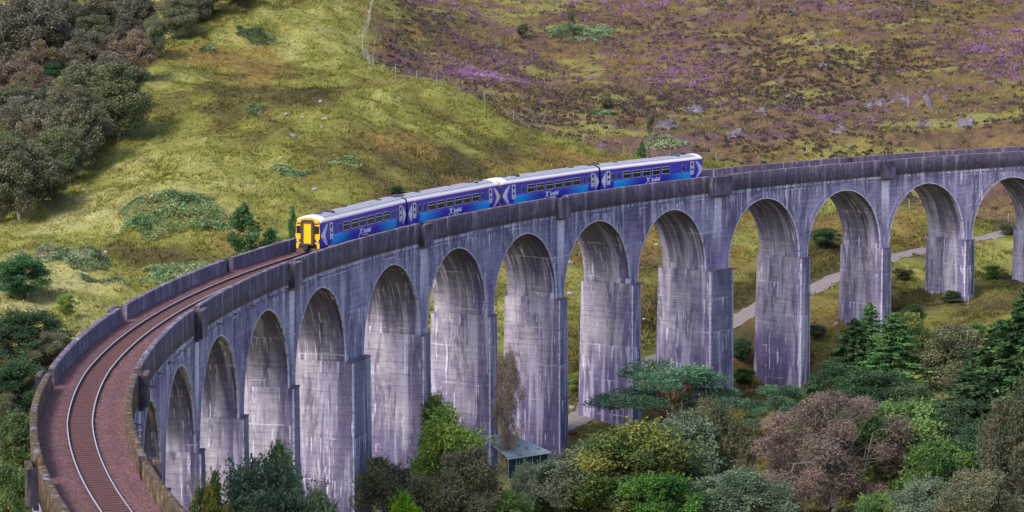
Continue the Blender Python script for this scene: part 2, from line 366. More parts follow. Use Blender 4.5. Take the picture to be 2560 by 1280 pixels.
# ------------------------------------------------------------------ viaduct frame: s along the deck, o outwards, z up from parapet top
R0, PIT, EX, GRAD = 243.49, 17.07, 3.237, -0.00571
CR, ZC, ZIMP, HW = 7.62, -11.12, -11.5, 0.915
def shift(s): return -0.4*np.clip((-15-np.asarray(s, float))/25, 0, 1.6)
def VP(sok):
    sok = np.asarray(sok, float); s, o, z = sok[..., 0], sok[..., 1], sok[..., 2]
    r = R0 + o + shift(s); th = -s/R0
    return np.stack([r*np.cos(th), r*np.sin(th), z+GRAD*s], -1)
def hw(k): return HW + (EX/2 if k in (5, 10, 15) else 0)
def sp(k):
    s = k*PIT
    for w in (5, 10, 15):
        if k > w: s += EX
        elif k == w: s += EX/2
    return s

# ------------------------------------------------------------------ terrain
CTRL = [(0,0,600),(300,0,590),(600,0,572),(930,0,585),(1200,0,640),(1600,0,640),(2000,0,640),(2560,0,640),(-200,0,610),(2760,0,640),
 (0,150,545),(300,150,530),(600,150,520),(905,150,540),(1300,150,590),(1900,150,582),(2500,150,580),
 (0,250,500),(400,250,490),(700,250,487),(1040,250,510),(1500,250,545),(2200,250,535),(2600,250,532),
 (100,350,470),(500,350,457),(900,350,458),(1250,350,485),(1700,350,492),(2200,350,492),(2600,350,490),
 (100,450,445),(500,450,432),(900,450,432),(1150,450,440),(1400,450,450),
 (50,550,425),(350,550,418),(700,550,416),(1850,560,440),(2060,560,452),(2300,520,470),(2500,520,475),
 (100,650,398),(300,650,400),(1450,650,405),(1640,650,418),(50,800,360),(1450,800,376),(1640,800,384),(50,950,328),
 (2490,588,462),(2300,625,442),(2100,690,418),(1850,790,393),(1620,900,366),(1430,1055,342),
 (2560,720,420),(2500,900,366),(2300,900,372),(2100,1000,352),(2450,1100,330),(2000,1200,330),(2500,1280,302),(1500,1200,325),(1200,1280,305),(700,1350,287),(2560,1500,265),(1800,1500,262)]
_cp3 = [at(*c) for c in CTRL]
for k, z in ((13,-20.8),(12,-23),(11,-30.3),(10,-30.6),(9,-31.2),(8,-31.3),(7,-31.0),(6,-30.8),(5,-31),(4,-31),(3,-30.5),(2,-29.5),(1,-28),(0,-26.5),(-2,-23),(-4,-17)):
    _cp3.append(VP((sp(k), 0, 0))*[1, 1, 0]+[0, 0, z])
for d_, z in ((0, 29.6), (30, 22), (60, 10), (105, -10), (150, -24), (200, -31)):
    for px in (-600, 1280, 3000):
        p = at(px, 640, max(d_, 0.5)); _cp3.append(np.array([p[0], p[1], z]))
_cp3 += [np.array([300, 100, -8.0]), np.array([340, -60, -20.]), np.array([100, 80, -22.]), np.array([60, -80, -24.]), np.array([330, -250, -8.]), np.array([50, -220, -18.])]
_cp3 = np.array(_cp3)
def _U(r2): return np.where(r2 < 1e-9, 0, r2*np.log(np.maximum(r2, 1e-9)))
_P2 = _cp3[:, :2]/100.0; _n = len(_P2)
_A = np.zeros((_n+3, _n+3)); _A[:_n, :_n] = _U(((_P2[:, None]-_P2[None])**2).sum(-1)) + np.eye(_n)*0.012
_A[:_n, _n] = 1; _A[:_n, _n+1:] = _P2; _A[_n, :_n] = 1; _A[_n+1:, :_n] = _P2.T
_w = np.linalg.solve(_A, np.concatenate([_cp3[:, 2], np.zeros(3)]))
def tps(x, y):
    x = np.asarray(x, float); y = np.asarray(y, float)
    xc = np.clip(x, 30, 350); yc = np.clip(y, -470, 215)
    q = np.stack([xc.ravel()/100, yc.ravel()/100], -1); out = np.empty(len(q))
    for i in range(0, len(q), 40000):
        b = q[i:i+40000]; out[i:i+40000] = _U(((b[:, None]-_P2[None])**2).sum(-1))@_w[:_n] + _w[_n] + b@_w[_n+1:]
    z = out.reshape(x.shape)
    z = z + 0.16*np.maximum(-470-y, 0) + 0.05*np.maximum(x-350, 0) + 0.05*np.maximum(30-x, 0)
    return z
def vnoise(x, y, seed):
    r_ = np.random.default_rng(seed).random((257, 257)); xi = np.floor(x).astype(int); yi = np.floor(y).astype(int)
    fx = x-xi; fy = y-yi; fx = fx*fx*(3-2*fx); fy = fy*fy*(3-2*fy); a = xi % 256; b = yi % 256
    return (r_[a, b]*(1-fx)*(1-fy)+r_[a+1, b]*fx*(1-fy)+r_[a, b+1]*(1-fx)*fy+r_[a+1, b+1]*fx*fy)-0.5
def march(fn, px, py):
    v = ray(px, py); t = np.arange(255 if py < 1300 else 200, 900, 0.5); P = CAM[None]+v[None]*t[:, None]
    h = fn(P[:, 0], P[:, 1]); below = np.where(P[:, 2] < h)[0]
    if len(below) == 0: return CAM+v*600
    i = below[0]
    if i == 0: return P[0]
    a = P[i-1, 2]-h[i-1]; b = h[i]-P[i, 2]; tt = t[i-1]+0.5*a/(a+b); return CAM+v*tt
FENCE_PX = [(946,-60),(943,0),(925,70),(906,125),(905,158),(935,192),(1035,240),(1110,278),(1180,308),(1260,338),(1380,366),(1520,392),(1640,404),(1790,418)]
FENCE2_PX = [(1900,470),(2090,500),(2273,525),(2400,541),(2495,556),(2640,572)]
FENCE = np.array([march(tps, *p) for p in FENCE_PX]); FENCE2 = np.array([march(tps, *p) for p in FENCE2_PX])
_poly = np.concatenate([FENCE, FENCE2[1:]])[:, :2]
_poly = np.concatenate([[_poly[0]+(_poly[0]-_poly[1])*40], _poly, [_poly[-1]+(_poly[-1]-_poly[-2])*40]])
def fence_sd(x, y):
    """signed distance to the fence line, positive on the heather side"""
    q = np.stack([np.ravel(x), np.ravel(y)], -1).astype(float); best = np.full(len(q), 1e9); sg = np.zeros(len(q))
    for a, b in zip(_poly[:-1], _poly[1:]):
        ab = b-a; t = np.clip(((q-a)@ab)/(ab@ab), 0, 1); d = q-(a+t[:, None]*ab); dd = np.hypot(d[:, 0], d[:, 1])
        cr = ab[0]*(q[:, 1]-a[1])-ab[1]*(q[:, 0]-a[0]); m_ = dd < best-1e-6
        best[m_] = dd[m_]; sg[m_] = np.sign(cr[m_])
    return (best*sg).reshape(np.shape(x))
_probe = march(tps, 1800, 100); HS = 1.0 if fence_sd(_probe[0], _probe[1]) > 0 else -1.0
def hsd(x, y): return HS*fence_sd(x, y)
MOUNDS = [(430,560,20,3.2),(640,95,14,2.0),(940,330,34,4.0),(1130,330,24,2.0),(560,40,16,2.5),(480,110,14,2.5),(420,180,13,2.0),(430,300,30,1.8),(150,660,18,1.6),(700,455,26,1.6),(1100,250,28,1.4),(620,300,30,1.2)]
_mound = [(march(tps, a, b), r_, h_) for a, b, r_, h_ in MOUNDS]
_mound.append((at(1296, 1185, 312), 13, 3.0))
def height(x, y, fine=True):
    x = np.asarray(x, float); y = np.asarray(y, float)
    z = tps(x, y); sd = hsd(x, y)
    far = np.clip((-y-60)/120, 0, 1)
    z = z + far*(1.5*np.exp(-((sd+7)/7.0)**2)-1.0*np.exp(-((sd-7)/6.0)**2))
    for p, r_, h_ in _mound: z = z + h_*np.exp(-((x-p[0])**2+((y-p[1])*0.8)**2)/(0.55*r_)**2)
    z = z + np.clip((-y-200)/110, 0, 1)*(3.6*vnoise(x/33+5, y/33, 1)+2.0*vnoise(x/14, y/14+9, 2)) + 0.9*vnoise(x/7.0, y/7.0, 3)
    if fine:
        z = z + 1.15*vnoise(x/2.7, y/2.7, 4)+0.4*vnoise(x/1.25, y/1.25, 5)
        z = z + far*1.1*np.abs(vnoise(x/5.0+40, y/3.4, 6))
    return z
def hit(px, py): return march(lambda a, b: height(a, b), px, py)
def gz(x, y): return float(height(np.array([x]), np.array([y]))[0])

PATH_PX = [(2620,566),(2490,588),(2390,602),(2300,625),(2200,655),(2100,690),(1970,740),(1850,790),(1730,845),(1620,905),(1520,975),(1440,1045),(1380,1085),(1300,1130)]
PATHC = np.array([march(lambda a, b: height(a, b, False), *p) for p in PATH_PX])
def smooth_poly(P, n):
    t = np.linspace(0, len(P)-1, n); out = np.stack([np.interp(t, np.arange(len(P)), P[:, i]) for i in range(P.shape[1])], -1)
    for _ in range(6): out[1:-1] = 0.25*out[:-2]+0.5*out[1:-1]+0.25*out[2:]
    return out
PATHC = smooth_poly(PATHC, 150)

def axis(a, b, step, lo, hi):
    c = list(np.arange(a, b+1e-6, step)); g = step
    v = c[-1]
    while v < hi: g *= 1.22; v += g; c.append(v)
    v = c[0]; g = step; pre = []
    while v > lo: g *= 1.22; v -= g; pre.append(v)
    return np.array(pre[::-1]+c)
gx = axis(66, 312, 0.95, -2500, 2800); gy = axis(-500, 20, 0.95, -3500, 2200)
GX, GY = np.meshgrid(gx, gy, indexing='ij')
GZ = height(GX, GY)
near = np.full(GX.shape, 1e9); pz = np.zeros(GX.shape)
sel = (GX > 60) & (GX < 320) & (GY < 0) & (GY > -330)
q = np.stack([GX[sel], GY[sel]], -1); bd = np.full(len(q), 1e9); bz = np.zeros(len(q))
path_h = height(PATHC[:, 0], PATHC[:, 1], False)
for i in range(len(PATHC)):
    d2 = np.hypot(q[:, 0]-PATHC[i, 0], q[:, 1]-PATHC[i, 1]); m_ = d2 < bd; bd[m_] = d2[m_]; bz[m_] = path_h[i]
wgt = np.clip((6.5-bd)/3.5, 0, 1); zz = GZ[sel]; GZ[sel] = zz*(1-wgt)+(bz-0.15)*wgt
def tone(x, y):
    return 0.46+0.66*vnoise(x/30+2, y/38, 41)+0.6*vnoise(x/11+7, y/15, 42)+0.5*vnoise(x/4.2, y/5.2, 43)
def rust(x, y):
    return np.clip((vnoise(x/24+31, y/20, 44)+0.6*vnoise(x/8, y/7, 45)-0.12)/0.2, 0, 1)
sdm = hsd(GX, GY)+6*vnoise(GX/9, GY/9, 11)
heath = np.clip((sdm+2)/6, 0, 1)
# the fence runs on behind the viaduct: down there the heather thins out into grass
heath = heath*np.clip((-GY-185)/60, 0, 1)
nx, ny = GX.shape; idx = np.arange(nx*ny).reshape(nx, ny)
F = np.stack([idx[:-1, :-1], idx[1:, :-1], idx[1:, 1:], idx[:-1, 1:]], -1).reshape(-1, 4)
terr = link('hillside', np_mesh('hillside', np.stack([GX, GY, GZ], -1).reshape(-1, 3), F, M['ground'], {'heath': heath.ravel(), 'tone': tone(GX, GY).ravel(), 'rust': rust(GX, GY).ravel()}, smooth=True))
tag(terr, kind='structure')
pv = []; pf = []
tn = np.gradient(PATHC[:, :2], axis=0); tn /= np.linalg.norm(tn, axis=1)[:, None]; nr = np.stack([-tn[:, 1], tn[:, 0]], -1)
for i in range(len(PATHC)):
    for j, w in enumerate((-1.8, -1.0, 0, 1.0, 1.8)):
        w2 = w*(1+0.10*math.sin(i*0.7)+0.08*math.sin(i*1.9)) if abs(w) > 1.5 else w
        p = PATHC[i, :2]+nr[i]*w2; pv.append((p[0], p[1], path_h[i]+0.05-(0.12 if abs(w) > 1.5 else 0)+0.05*math.sin(i*2.3+j)))
    if i:
        for j in range(4): pf.append(((i-1)*5+j, i*5+j, i*5+j+1, (i-1)*5+j+1))
tag(link('path', np_mesh('path', pv, np.array(pf), M['path'], smooth=True)), kind='structure')

# ------------------------------------------------------------------ viaduct
class VB:
    """mesh builder in (s, o, z)"""
    def __init__(s): s.v = []; s.f = []; s.su = []; s.ed = []
    def grid(s, rows, su=None, ed=None):
        b = len(s.v); n = len(rows[0])
        for r in rows: s.v += list(r)
        s.su += list(su) if su is not None else [9.0]*(n*len(rows))
        s.ed += list(ed) if ed is not None else [9.0]*(n*len(rows))
        for i in range(len(rows)-1):
            for j in range(n-1): s.f.append((b+i*n+j, b+i*n+j+1, b+(i+1)*n+j+1, b+(i+1)*n+j))
    def box(s, s0, s1, o0, o1, z0, z1, step=1.6, o0b=None, o1b=None, ds=0.0):
        n = max(1, int(math.ceil((s1-s0)/step))); ss = np.linspace(s0, s1, n+1)
        o0b = o0 if o0b is None else o0b; o1b = o1 if o1b is None else o1b
        sb = np.linspace(s0-ds, s1+ds, n+1)
        A = [(x, o0, z1) for x in ss]; B = [(x, o1, z1) for x in ss]; Cc = [(x, o1b, z0) for x in sb]; D = [(x, o0b, z0) for x in sb]
        s.grid([A, B]); s.grid([B, Cc]); s.grid([Cc, D]); s.grid([D, A])
        for e, se in ((0, 0), (-1, 0)): s.grid([[A[e], B[e]], [D[e], Cc[e]]])
    def obj(s, name, mat, parent):
        me = np_mesh(name, VP(np.array(s.v)), np.array(s.f), mat, {'cv': np.array(s.v), 'su': s.su, 'ed': s.ed})
        return link(name, me, parent)

VO = empty('viaduct', tuple(VP((sp(0), 0, -26))))
VO.location = (0, 0, 0)
tag(VO, 'long curved concrete railway viaduct with tall round arches and lime-streaked piers', 'viaduct')
FO = 3.12     # spandrel face
K0, K1 = -5, 16
def refuge(k): return k % 2 == 0
for k in range(K0, K1):
    a = sp(k); b = sp(k+1); e0 = a+hw(k); e1 = b-hw(k+1); mid = (e0+e1)/2; rad = (e1-e0)/2
    vb = VB()
    for side in (-1, 1):
        o = side*FO
        ths = np.linspace(math.pi, 0, 41)
        intr = [(e0, ZIMP)]+[(mid+rad*math.cos(t), ZC+rad*math.sin(t)) for t in ths]+[(e1, ZIMP)]
        N = 7
        rows = [[(s_, o, z_+(-2.0-z_)*(j/N)) for s_, z_ in intr] for j in range(N+1)]
        ra = refuge(k); rb_ = refuge(k+1)
        su = []; ed = []
        for j in range(N+1):
            for s_, z_ in intr:
                su.append(9.0); ed.append(max(0.0, (j/N)*(-2.0-z_)) if side < 0 else 9.0)
        vb.grid(rows, su, ed)
        for (x0, x1, kk) in ((a, e0, k), (e1, b, k+1)):
            r_ = refuge(kk); c_ = sp(kk)
            zs = np.linspace(ZIMP, -2.0, 8); rr = [[(x0, o, z_), (x1, o, z_)] for z_ in zs]
            vb.grid(rr, [v for z_ in zs for v in ((x0-c_, x1-c_) if r_ else (9.0, 9.0))], [9.0]*16)
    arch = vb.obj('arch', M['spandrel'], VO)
    vb = VB(); os_ = np.linspace(-FO, FO, 7)
    vb.grid([[(s_, o, z_) for o in os_] for s_, z_ in intr], None, [(o+FO) for _ in intr for o in os_])
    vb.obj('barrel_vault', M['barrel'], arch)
    vb = VB()
    for side in (-1, 1):
        o0 = side*FO; o1 = side*(FO+0.055); w_ = 0.78
        th2 = np.linspace(math.pi, 0, 41)
        inn = [(e0, ZIMP+0.02)]+[(mid+rad*math.cos(t), ZC+rad*math.sin(t)) for t in th2]+[(e1, ZIMP+0.02)]
        out = [(e0-w_, ZIMP+0.02)]+[(mid+(rad+w_)*math.cos(t), ZC+(rad+w_)*math.sin(t)) for t in th2]+[(e1+w_, ZIMP+0.02)]
        midl = [((p[0]+q_[0])/2, (p[1]+q_[1])/2) for p, q_ in zip(inn, out)]
        ed = [0.0]*len(inn)+[0.39]*len(inn)+[0.78]*len(inn)
        vb.grid([[(s_, o1, z_) for s_, z_ in inn], [(s_, o1, z_) for s_, z_ in midl], [(s_, o1, z_) for s_, z_ in out]], None, ed)
        vb.grid([[(s_, o1, z_) for s_, z_ in out], [(s_, o0, z_) for s_, z_ in out]])
        vb.grid([[(s_, o1, z_) for s_, z_ in inn], [(s_, o0, z_) for s_, z_ in inn]])
    vb.obj('arch_ring', M['ring'], arch)
    if -1 <= k <= 4:
        for j in range(3):
            s_ = a+2.2+j*5.9+(k % 2); mb = MB()
            for dz in (0.0,):
                p0 = VP((s_, -FO, -2.35+0.05*(j % 3))); p1 = VP((s_, -FO-0.5, -2.42+0.05*(j % 3))); p2 = VP((s_, -FO-0.5, -2.32+0.05*(j % 3)))
                mb.tube([p0, p1, p2], 0.035, 5)
            mb.obj('iron_bracket', M['iron'], arch)
for k in range(K0, K1+1):
    c = sp(k); h_ = hw(k); po = FO+0.42+(0.30 if h_ > 1.5 else 0)
    pc = VP((c, 0, 0)); zb = float(tps(pc[0], pc[1]))-4.0
    vb = VB(); zl = np.linspace(ZIMP, zb, 9)
    def ring_at(z):
        f = (ZIMP-z); hs = h_+0.006*f; ho = po+0.013*f
        # corners with three points per long side
        pts = [(c-hs, o_, z) for o_ in np.linspace(-ho, ho, 7)]+[(c, ho, z)]+[(c+hs, o_, z) for o_ in np.linspace(ho, -ho, 7)]+[(c, -ho, z)]
        return pts+[pts[0]]
    rows = [ring_at(z) for z in zl]
    ed = []
    for r in rows:
        hh_ = max(abs(p[1]) for p in r)
        for p in r: ed.append(min(9.0 if p[1] > 0 else hh_-abs(p[1])+(0.92 if abs(p[0]-c) < 1e-6 else 0.0), 2.5))
    vb.grid(rows, None, ed)
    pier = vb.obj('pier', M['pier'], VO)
    for oa, ob in ((-po-0.05, -FO-0.06), (FO+0.06, po+0.05)):
        vb = VB(); vb.box(c-h_-0.03, c+h_+0.03, oa, ob, ZIMP-0.10, ZIMP+0.05); vb.obj('impost_cap', M['parapet'], pier)
# parapets between the refuges
evens = [k for k in range(K0, K1+1) if refuge(k)]
bounds = [sp(K0)]+[x for k in evens for x in (sp(k)-0.95-(1.0 if hw(k) > 1.5 else 0), sp(k)+0.95+(1.0 if hw(k) > 1.5 else 0))]+[sp(K1)]
for i in range(0, len(bounds), 2):
    if bounds[i+1]-bounds[i] < 0.5: continue
    for side in (-1, 1):
        vb = VB(); s0, s1 = bounds[i], bounds[i+1]
        n = max(2, int((s1-s0)/0.45)); ss = np.linspace(s0, s1, n+1)
        jit = 0.025*(np.random.default_rng(i*7+side+5).random(n+1)-0.5)
        I, O_ = (2.70, 3.155)
        pr = [(I, -2.0), (I, -0.03), (I+0.05, 0.0), (O_-0.05, 0.0), (O_, -0.03), (O_, -2.0), (FO-0.1, -2.02)]
        vb.grid([[(s_, side*(o_), z_+(jit[q_] if z_ > -1 else 0)) for o_, z_ in pr] for q_, s_ in enumerate(ss)])
        for e in (s0, s1): vb.grid([[(e, side*2.70, -0.03), (e, side*3.155, -0.03)], [(e, side*2.70, -2.0), (e, side*3.155, -2.0)]])
        vb.obj('parapet', M['parapet'], VO)
for k in evens:
    c = sp(k); hl = 1.15+(1.0 if hw(k) > 1.5 else 0)
    for side in (-1, 1):
        vb = VB()
        q0, q1 = sorted((side*3.42, side*3.78))
        vb.box(c-hl, c+hl, q0, q1, -1.45, -0.12)
        q0, q1 = sorted((side*2.70, side*3.78))
        vb.box(c-hl, c+hl, q0, q1, -2.35, -1.45)
        q0, q1 = sorted((side*(FO-0.05), side*3.42))
        vb.box(c-hl+0.15, c+hl-0.15, q0, q1, -2.62, -2.35)
        rf = vb.obj('refuge', M['parapet'], VO)
        q0, q1 = sorted((side*3.158, side*3.42))
        for sg in (-1, 1):
            vb = VB(); vb.box(c+sg*hl-(0.22 if sg > 0 else 0), c+sg*hl+(0.22 if sg < 0 else 0), q0, q1, -1.45, -0.16)
            vb.obj('refuge_cheek', M['stained'], rf)
        vb = VB(); vb.box(c-hl-0.012, c-hl-0.003, *sorted((side*3.18, side*3.76)), -2.33, -0.2); vb.obj('stained_face', M['stained'], rf)
# black runs below each refuge are in the shader; access rungs near the near end
for j in range(6):
    mb = MB(); z_ = -3.0-0.42*j; p0 = VP((-5.6, -FO, z_)); p1 = VP((-5.6, -FO-0.45, z_)); p2 = VP((-4.7, -FO-0.45, z_)); p3 = VP((-4.7, -FO, z_))
    mb.tube([p0, p1, p2, p3], 0.03, 5)
    mb.obj('ladder_rung', M['iron'], VO)

# ------------------------------------------------------------------ track
def toff(s): return np.interp(s, [-70, -42, -14, 7, 45, 82, 120], [-0.55, -0.28, 0.12, 0.35, 0.2, 0.05, 0.0])
TR = empty('railway_track'); tag(TR, 'single curved railway track on red ballast along the viaduct deck', 'railway track')
sv = np.arange(-84, 284, 0.5); ov = np.linspace(-2.70, 2.70, 19)
bs, bo = np.meshgrid(sv, ov, indexing='ij')
bzz = -1.27+0.10*np.exp(-((np.abs(bo-toff(bs))-1.55)/0.55)**2)*0.8+0.05*vnoise(bs*2.1, bo*2.1, 21)*2-0.06*(np.abs(bo-toff(bs)) < 0.7)+0.10*np.clip((np.abs(bo)-2.2)/0.5, 0, 1)
bv = VP(np.stack([bs, bo, bzz], -1)).reshape(-1, 3); nn = len(ov); ix = np.arange(len(sv)*nn).reshape(len(sv), nn)
link('ballast', np_mesh('ballast', bv, np.stack([ix[:-1, :-1], ix[1:, :-1], ix[1:, 1:], ix[:-1, 1:]], -1).reshape(-1, 4), M['ballast'], smooth=True), TR)
for side in (-1, 1):
    rs = np.arange(-84, 284, 1.0); oc = toff(rs)+side*0.785
    pr = [(-0.05, -1.26), (-0.045, -1.10), (-0.045, -1.045), (-0.03, -1.035), (0.03, -1.035), (0.045, -1.045), (0.045, -1.10), (0.05, -1.26)]
    v = np.stack([np.stack([rs, oc+p[0]*0.85, np.full_like(rs, p[1])], -1) for p in pr], 1); n = len(pr); ix = np.arange(len(rs)*n).reshape(len(rs), n)
    F = np.stack([ix[:-1, :-1], ix[1:, :-1], ix[1:, 1:], ix[:-1, 1:]], -1).reshape(-1, 4)
    mi = np.tile([0, 1 if side < 0 else 0, 1, 1, 1, 1 if side > 0 else 0, 0], len(rs)-1)
    link('rail', np_mesh('rail', VP(v).reshape(-1, 3), F, [M['railside'], M['railtop']], mi=mi), TR)
def sleeper_mb(mb, s_):
    th = -s_/R0
    for o0, o1 in ((-1.28, 1.28),):
        oc = float(toff(s_)); zt = -1.222
        c8 = [VP((s_+ds, oc+o_, z_)) for z_ in (-1.36, zt) for ds, o_ in ((-0.125, o0), (0.125, o0), (0.125, o1), (-0.125, o1))]
        b = len(mb.v); mb.v += [tuple(p) for p in c8]
        for q_ in ((0,3,2,1),(4,5,6,7),(0,1,5,4),(1,2,6,5),(2,3,7,6),(3,0,4,7)): mb.f.append([b+i for i in q_]); mb.m.append(0)
ss = np.arange(-58, 82, 0.68)
for s_ in ss[:100]:
    mb = MB(); sleeper_mb(mb, s_); mb.obj('sleeper', M['sleeper'], TR)
mb = MB()
for s_ in np.concatenate([ss[100:], np.arange(82.3, 282, 0.68)]): sleeper_mb(mb, s_)
o = mb.obj('sleepers', M['sleeper'], TR); o['kind'] = 'stuff'

# ------------------------------------------------------------------ train
def mat_livery():
    t = NT('blue_livery_paint'); x, y, z = t.sep(t.obj()); ax = t.math('ABSOLUTE', x)
    u = t.mul(t.add(t.mul(x, 1.25), t.mul(z, 2.3)), 1.7); v = t.mul(t.math('SUBTRACT', t.mul(x, 1.25), t.mul(z, 2.3)), 1.7)
    d = t.math('MAXIMUM', t.math('ABSOLUTE', t.math('SUBTRACT', t.math('FRACT', u), 0.5)), t.math('ABSOLUTE', t.math('SUBTRACT', t.math('FRACT', v), 0.5)))
    fade = t.mr(ax, 3.0, 7.3, 0.10, 0.46, False)
    dot = t.math('LESS_THAN', d, fade)
    zone = t.mul(t.mul(t.mr(z, 1.60, 1.66, 1.0, 0.0), t.mr(ax, 3.0, 3.4)), t.math('LESS_THAN', ax, 8.55))
    wash = t.mul(zone, t.mr(ax, 3.0, 7.8, 0.0, 0.9))
    base = t.mix(wash, (0.028, 0.034, 0.50), (0.0, 0.20, 0.80))
    c = t.mix(t.mul(zone, dot), base, (0.0, 0.42, 1.0))
    t.bsdf.inputs['Specular IOR Level'].default_value = 0.5
    dirt = t.noise(t.vmul(t.obj(), (1.2, 1.2, 0.5)), 1.0, 4)
    c = t.mix(t.mul(t.mr(t.add(z, dirt), 0.85, 1.25, 1.0, 0.0), 0.35), c, (0.05, 0.035, 0.06))
    return t.done(c, 0.28)
def mat_roof():
    t = NT('ribbed_grey_roof'); x, y, z = t.sep(t.obj())
    r = t.math('ABSOLUTE', t.math('SUBTRACT', t.math('FRACT', t.mul(y, 3.6)), 0.5))
    g = t.noise(t.vmul(t.obj(), (0.5, 1.5, 1.0)), 1.0, 4)
    c = t.mix(t.mr(r, 0.13, 0.20, 1.0, 0.0), t.mix(g, (0.30, 0.28, 0.35), (0.50, 0.48, 0.55)), (0.06, 0.055, 0.085))
    return t.done(c, 0.6)
TM = dict(blue=mat_livery(), grey=mat_roof(), white=plain('white_paint', (0.88, 0.87, 0.90), 0.35, 0, 0.06, 1.5),
 yellow=plain('warning_yellow_paint', (0.88, 0.43, 0.006), 0.35, 0, 0.05), black=plain('black_trim', (0.022, 0.02, 0.028), 0.6),
 gang=plain('dark_grey_gangway', (0.05, 0.045, 0.062), 0.75), pink=plain('pink_stripe_paint', (0.62, 0.12, 0.42), 0.4, 0, 0.03),
 door=plain('pale_grey_door', (0.58, 0.58, 0.64), 0.4), glass=plain('dark_train_glass', (0.018, 0.016, 0.02), 0.12, 0, 0.2),
 frame=plain('pale_window_frame', (0.62, 0.60, 0.64), 0.4), lens=plain('white_lamp_lens', (0.85, 0.85, 0.85), 0.15), red=plain('red_lamp_lens', (0.42, 0.015, 0.02), 0.2),
 rust=plain('rusty_brown_plough', (0.10, 0.045, 0.03), 0.8), gold=plain('yellow_step_edge', (0.75, 0.48, 0.10), 0.6), pale=plain('pale_blue_reflection_glass', (0.10, 0.11, 0.14), 0.1))
def text_mesh(txt, size, mat, shear=0.0, offset=0.0):
    cu = bpy.data.curves.new('lettering', 'FONT'); cu.body = txt; cu.size = size; cu.extrude = 0.006; cu.shear = shear; cu.offset = offset; cu.align_x = 'LEFT'; cu.resolution_u = 3
    o = bpy.data.objects.new('lettering', cu); COL.objects.link(o)
    me = bpy.data.meshes.new_from_object(o.evaluated_get(bpy.context.evaluated_depsgraph_get()))
    bpy.data.objects.remove(o); me.materials.clear(); me.materials.append(mat); return me
TXT = text_mesh('ScotRail', 0.60, TM['white'], 0.22, 0.018)
TXT2 = text_mesh("Scotland's Railway", 0.17, TM['white'], 0.0, 0.004)
ZR = -1.035
CUTS = [82.6, 105.75, 129.05, 152.1, 175.2]
def tpos(s): return VP((s, float(toff(s)), ZR))
TRN = empty('train', tuple(tpos(82.6)))
tag(TRN, 'blue four-carriage diesel train with yellow front crossing the viaduct', 'train')
BODY = [(1.20, 0.50), (1.31, 0.75), (1.365, 1.4), (1.37, 2.1), (1.325, 3.02)]
ROOF = [(1.325, 3.02), (1.31, 3.13), (1.27, 3.22), (1.21, 3.295), (1.05, 3.41), (0.75, 3.53), (0.35, 3.61), (0.0, 3.63)]
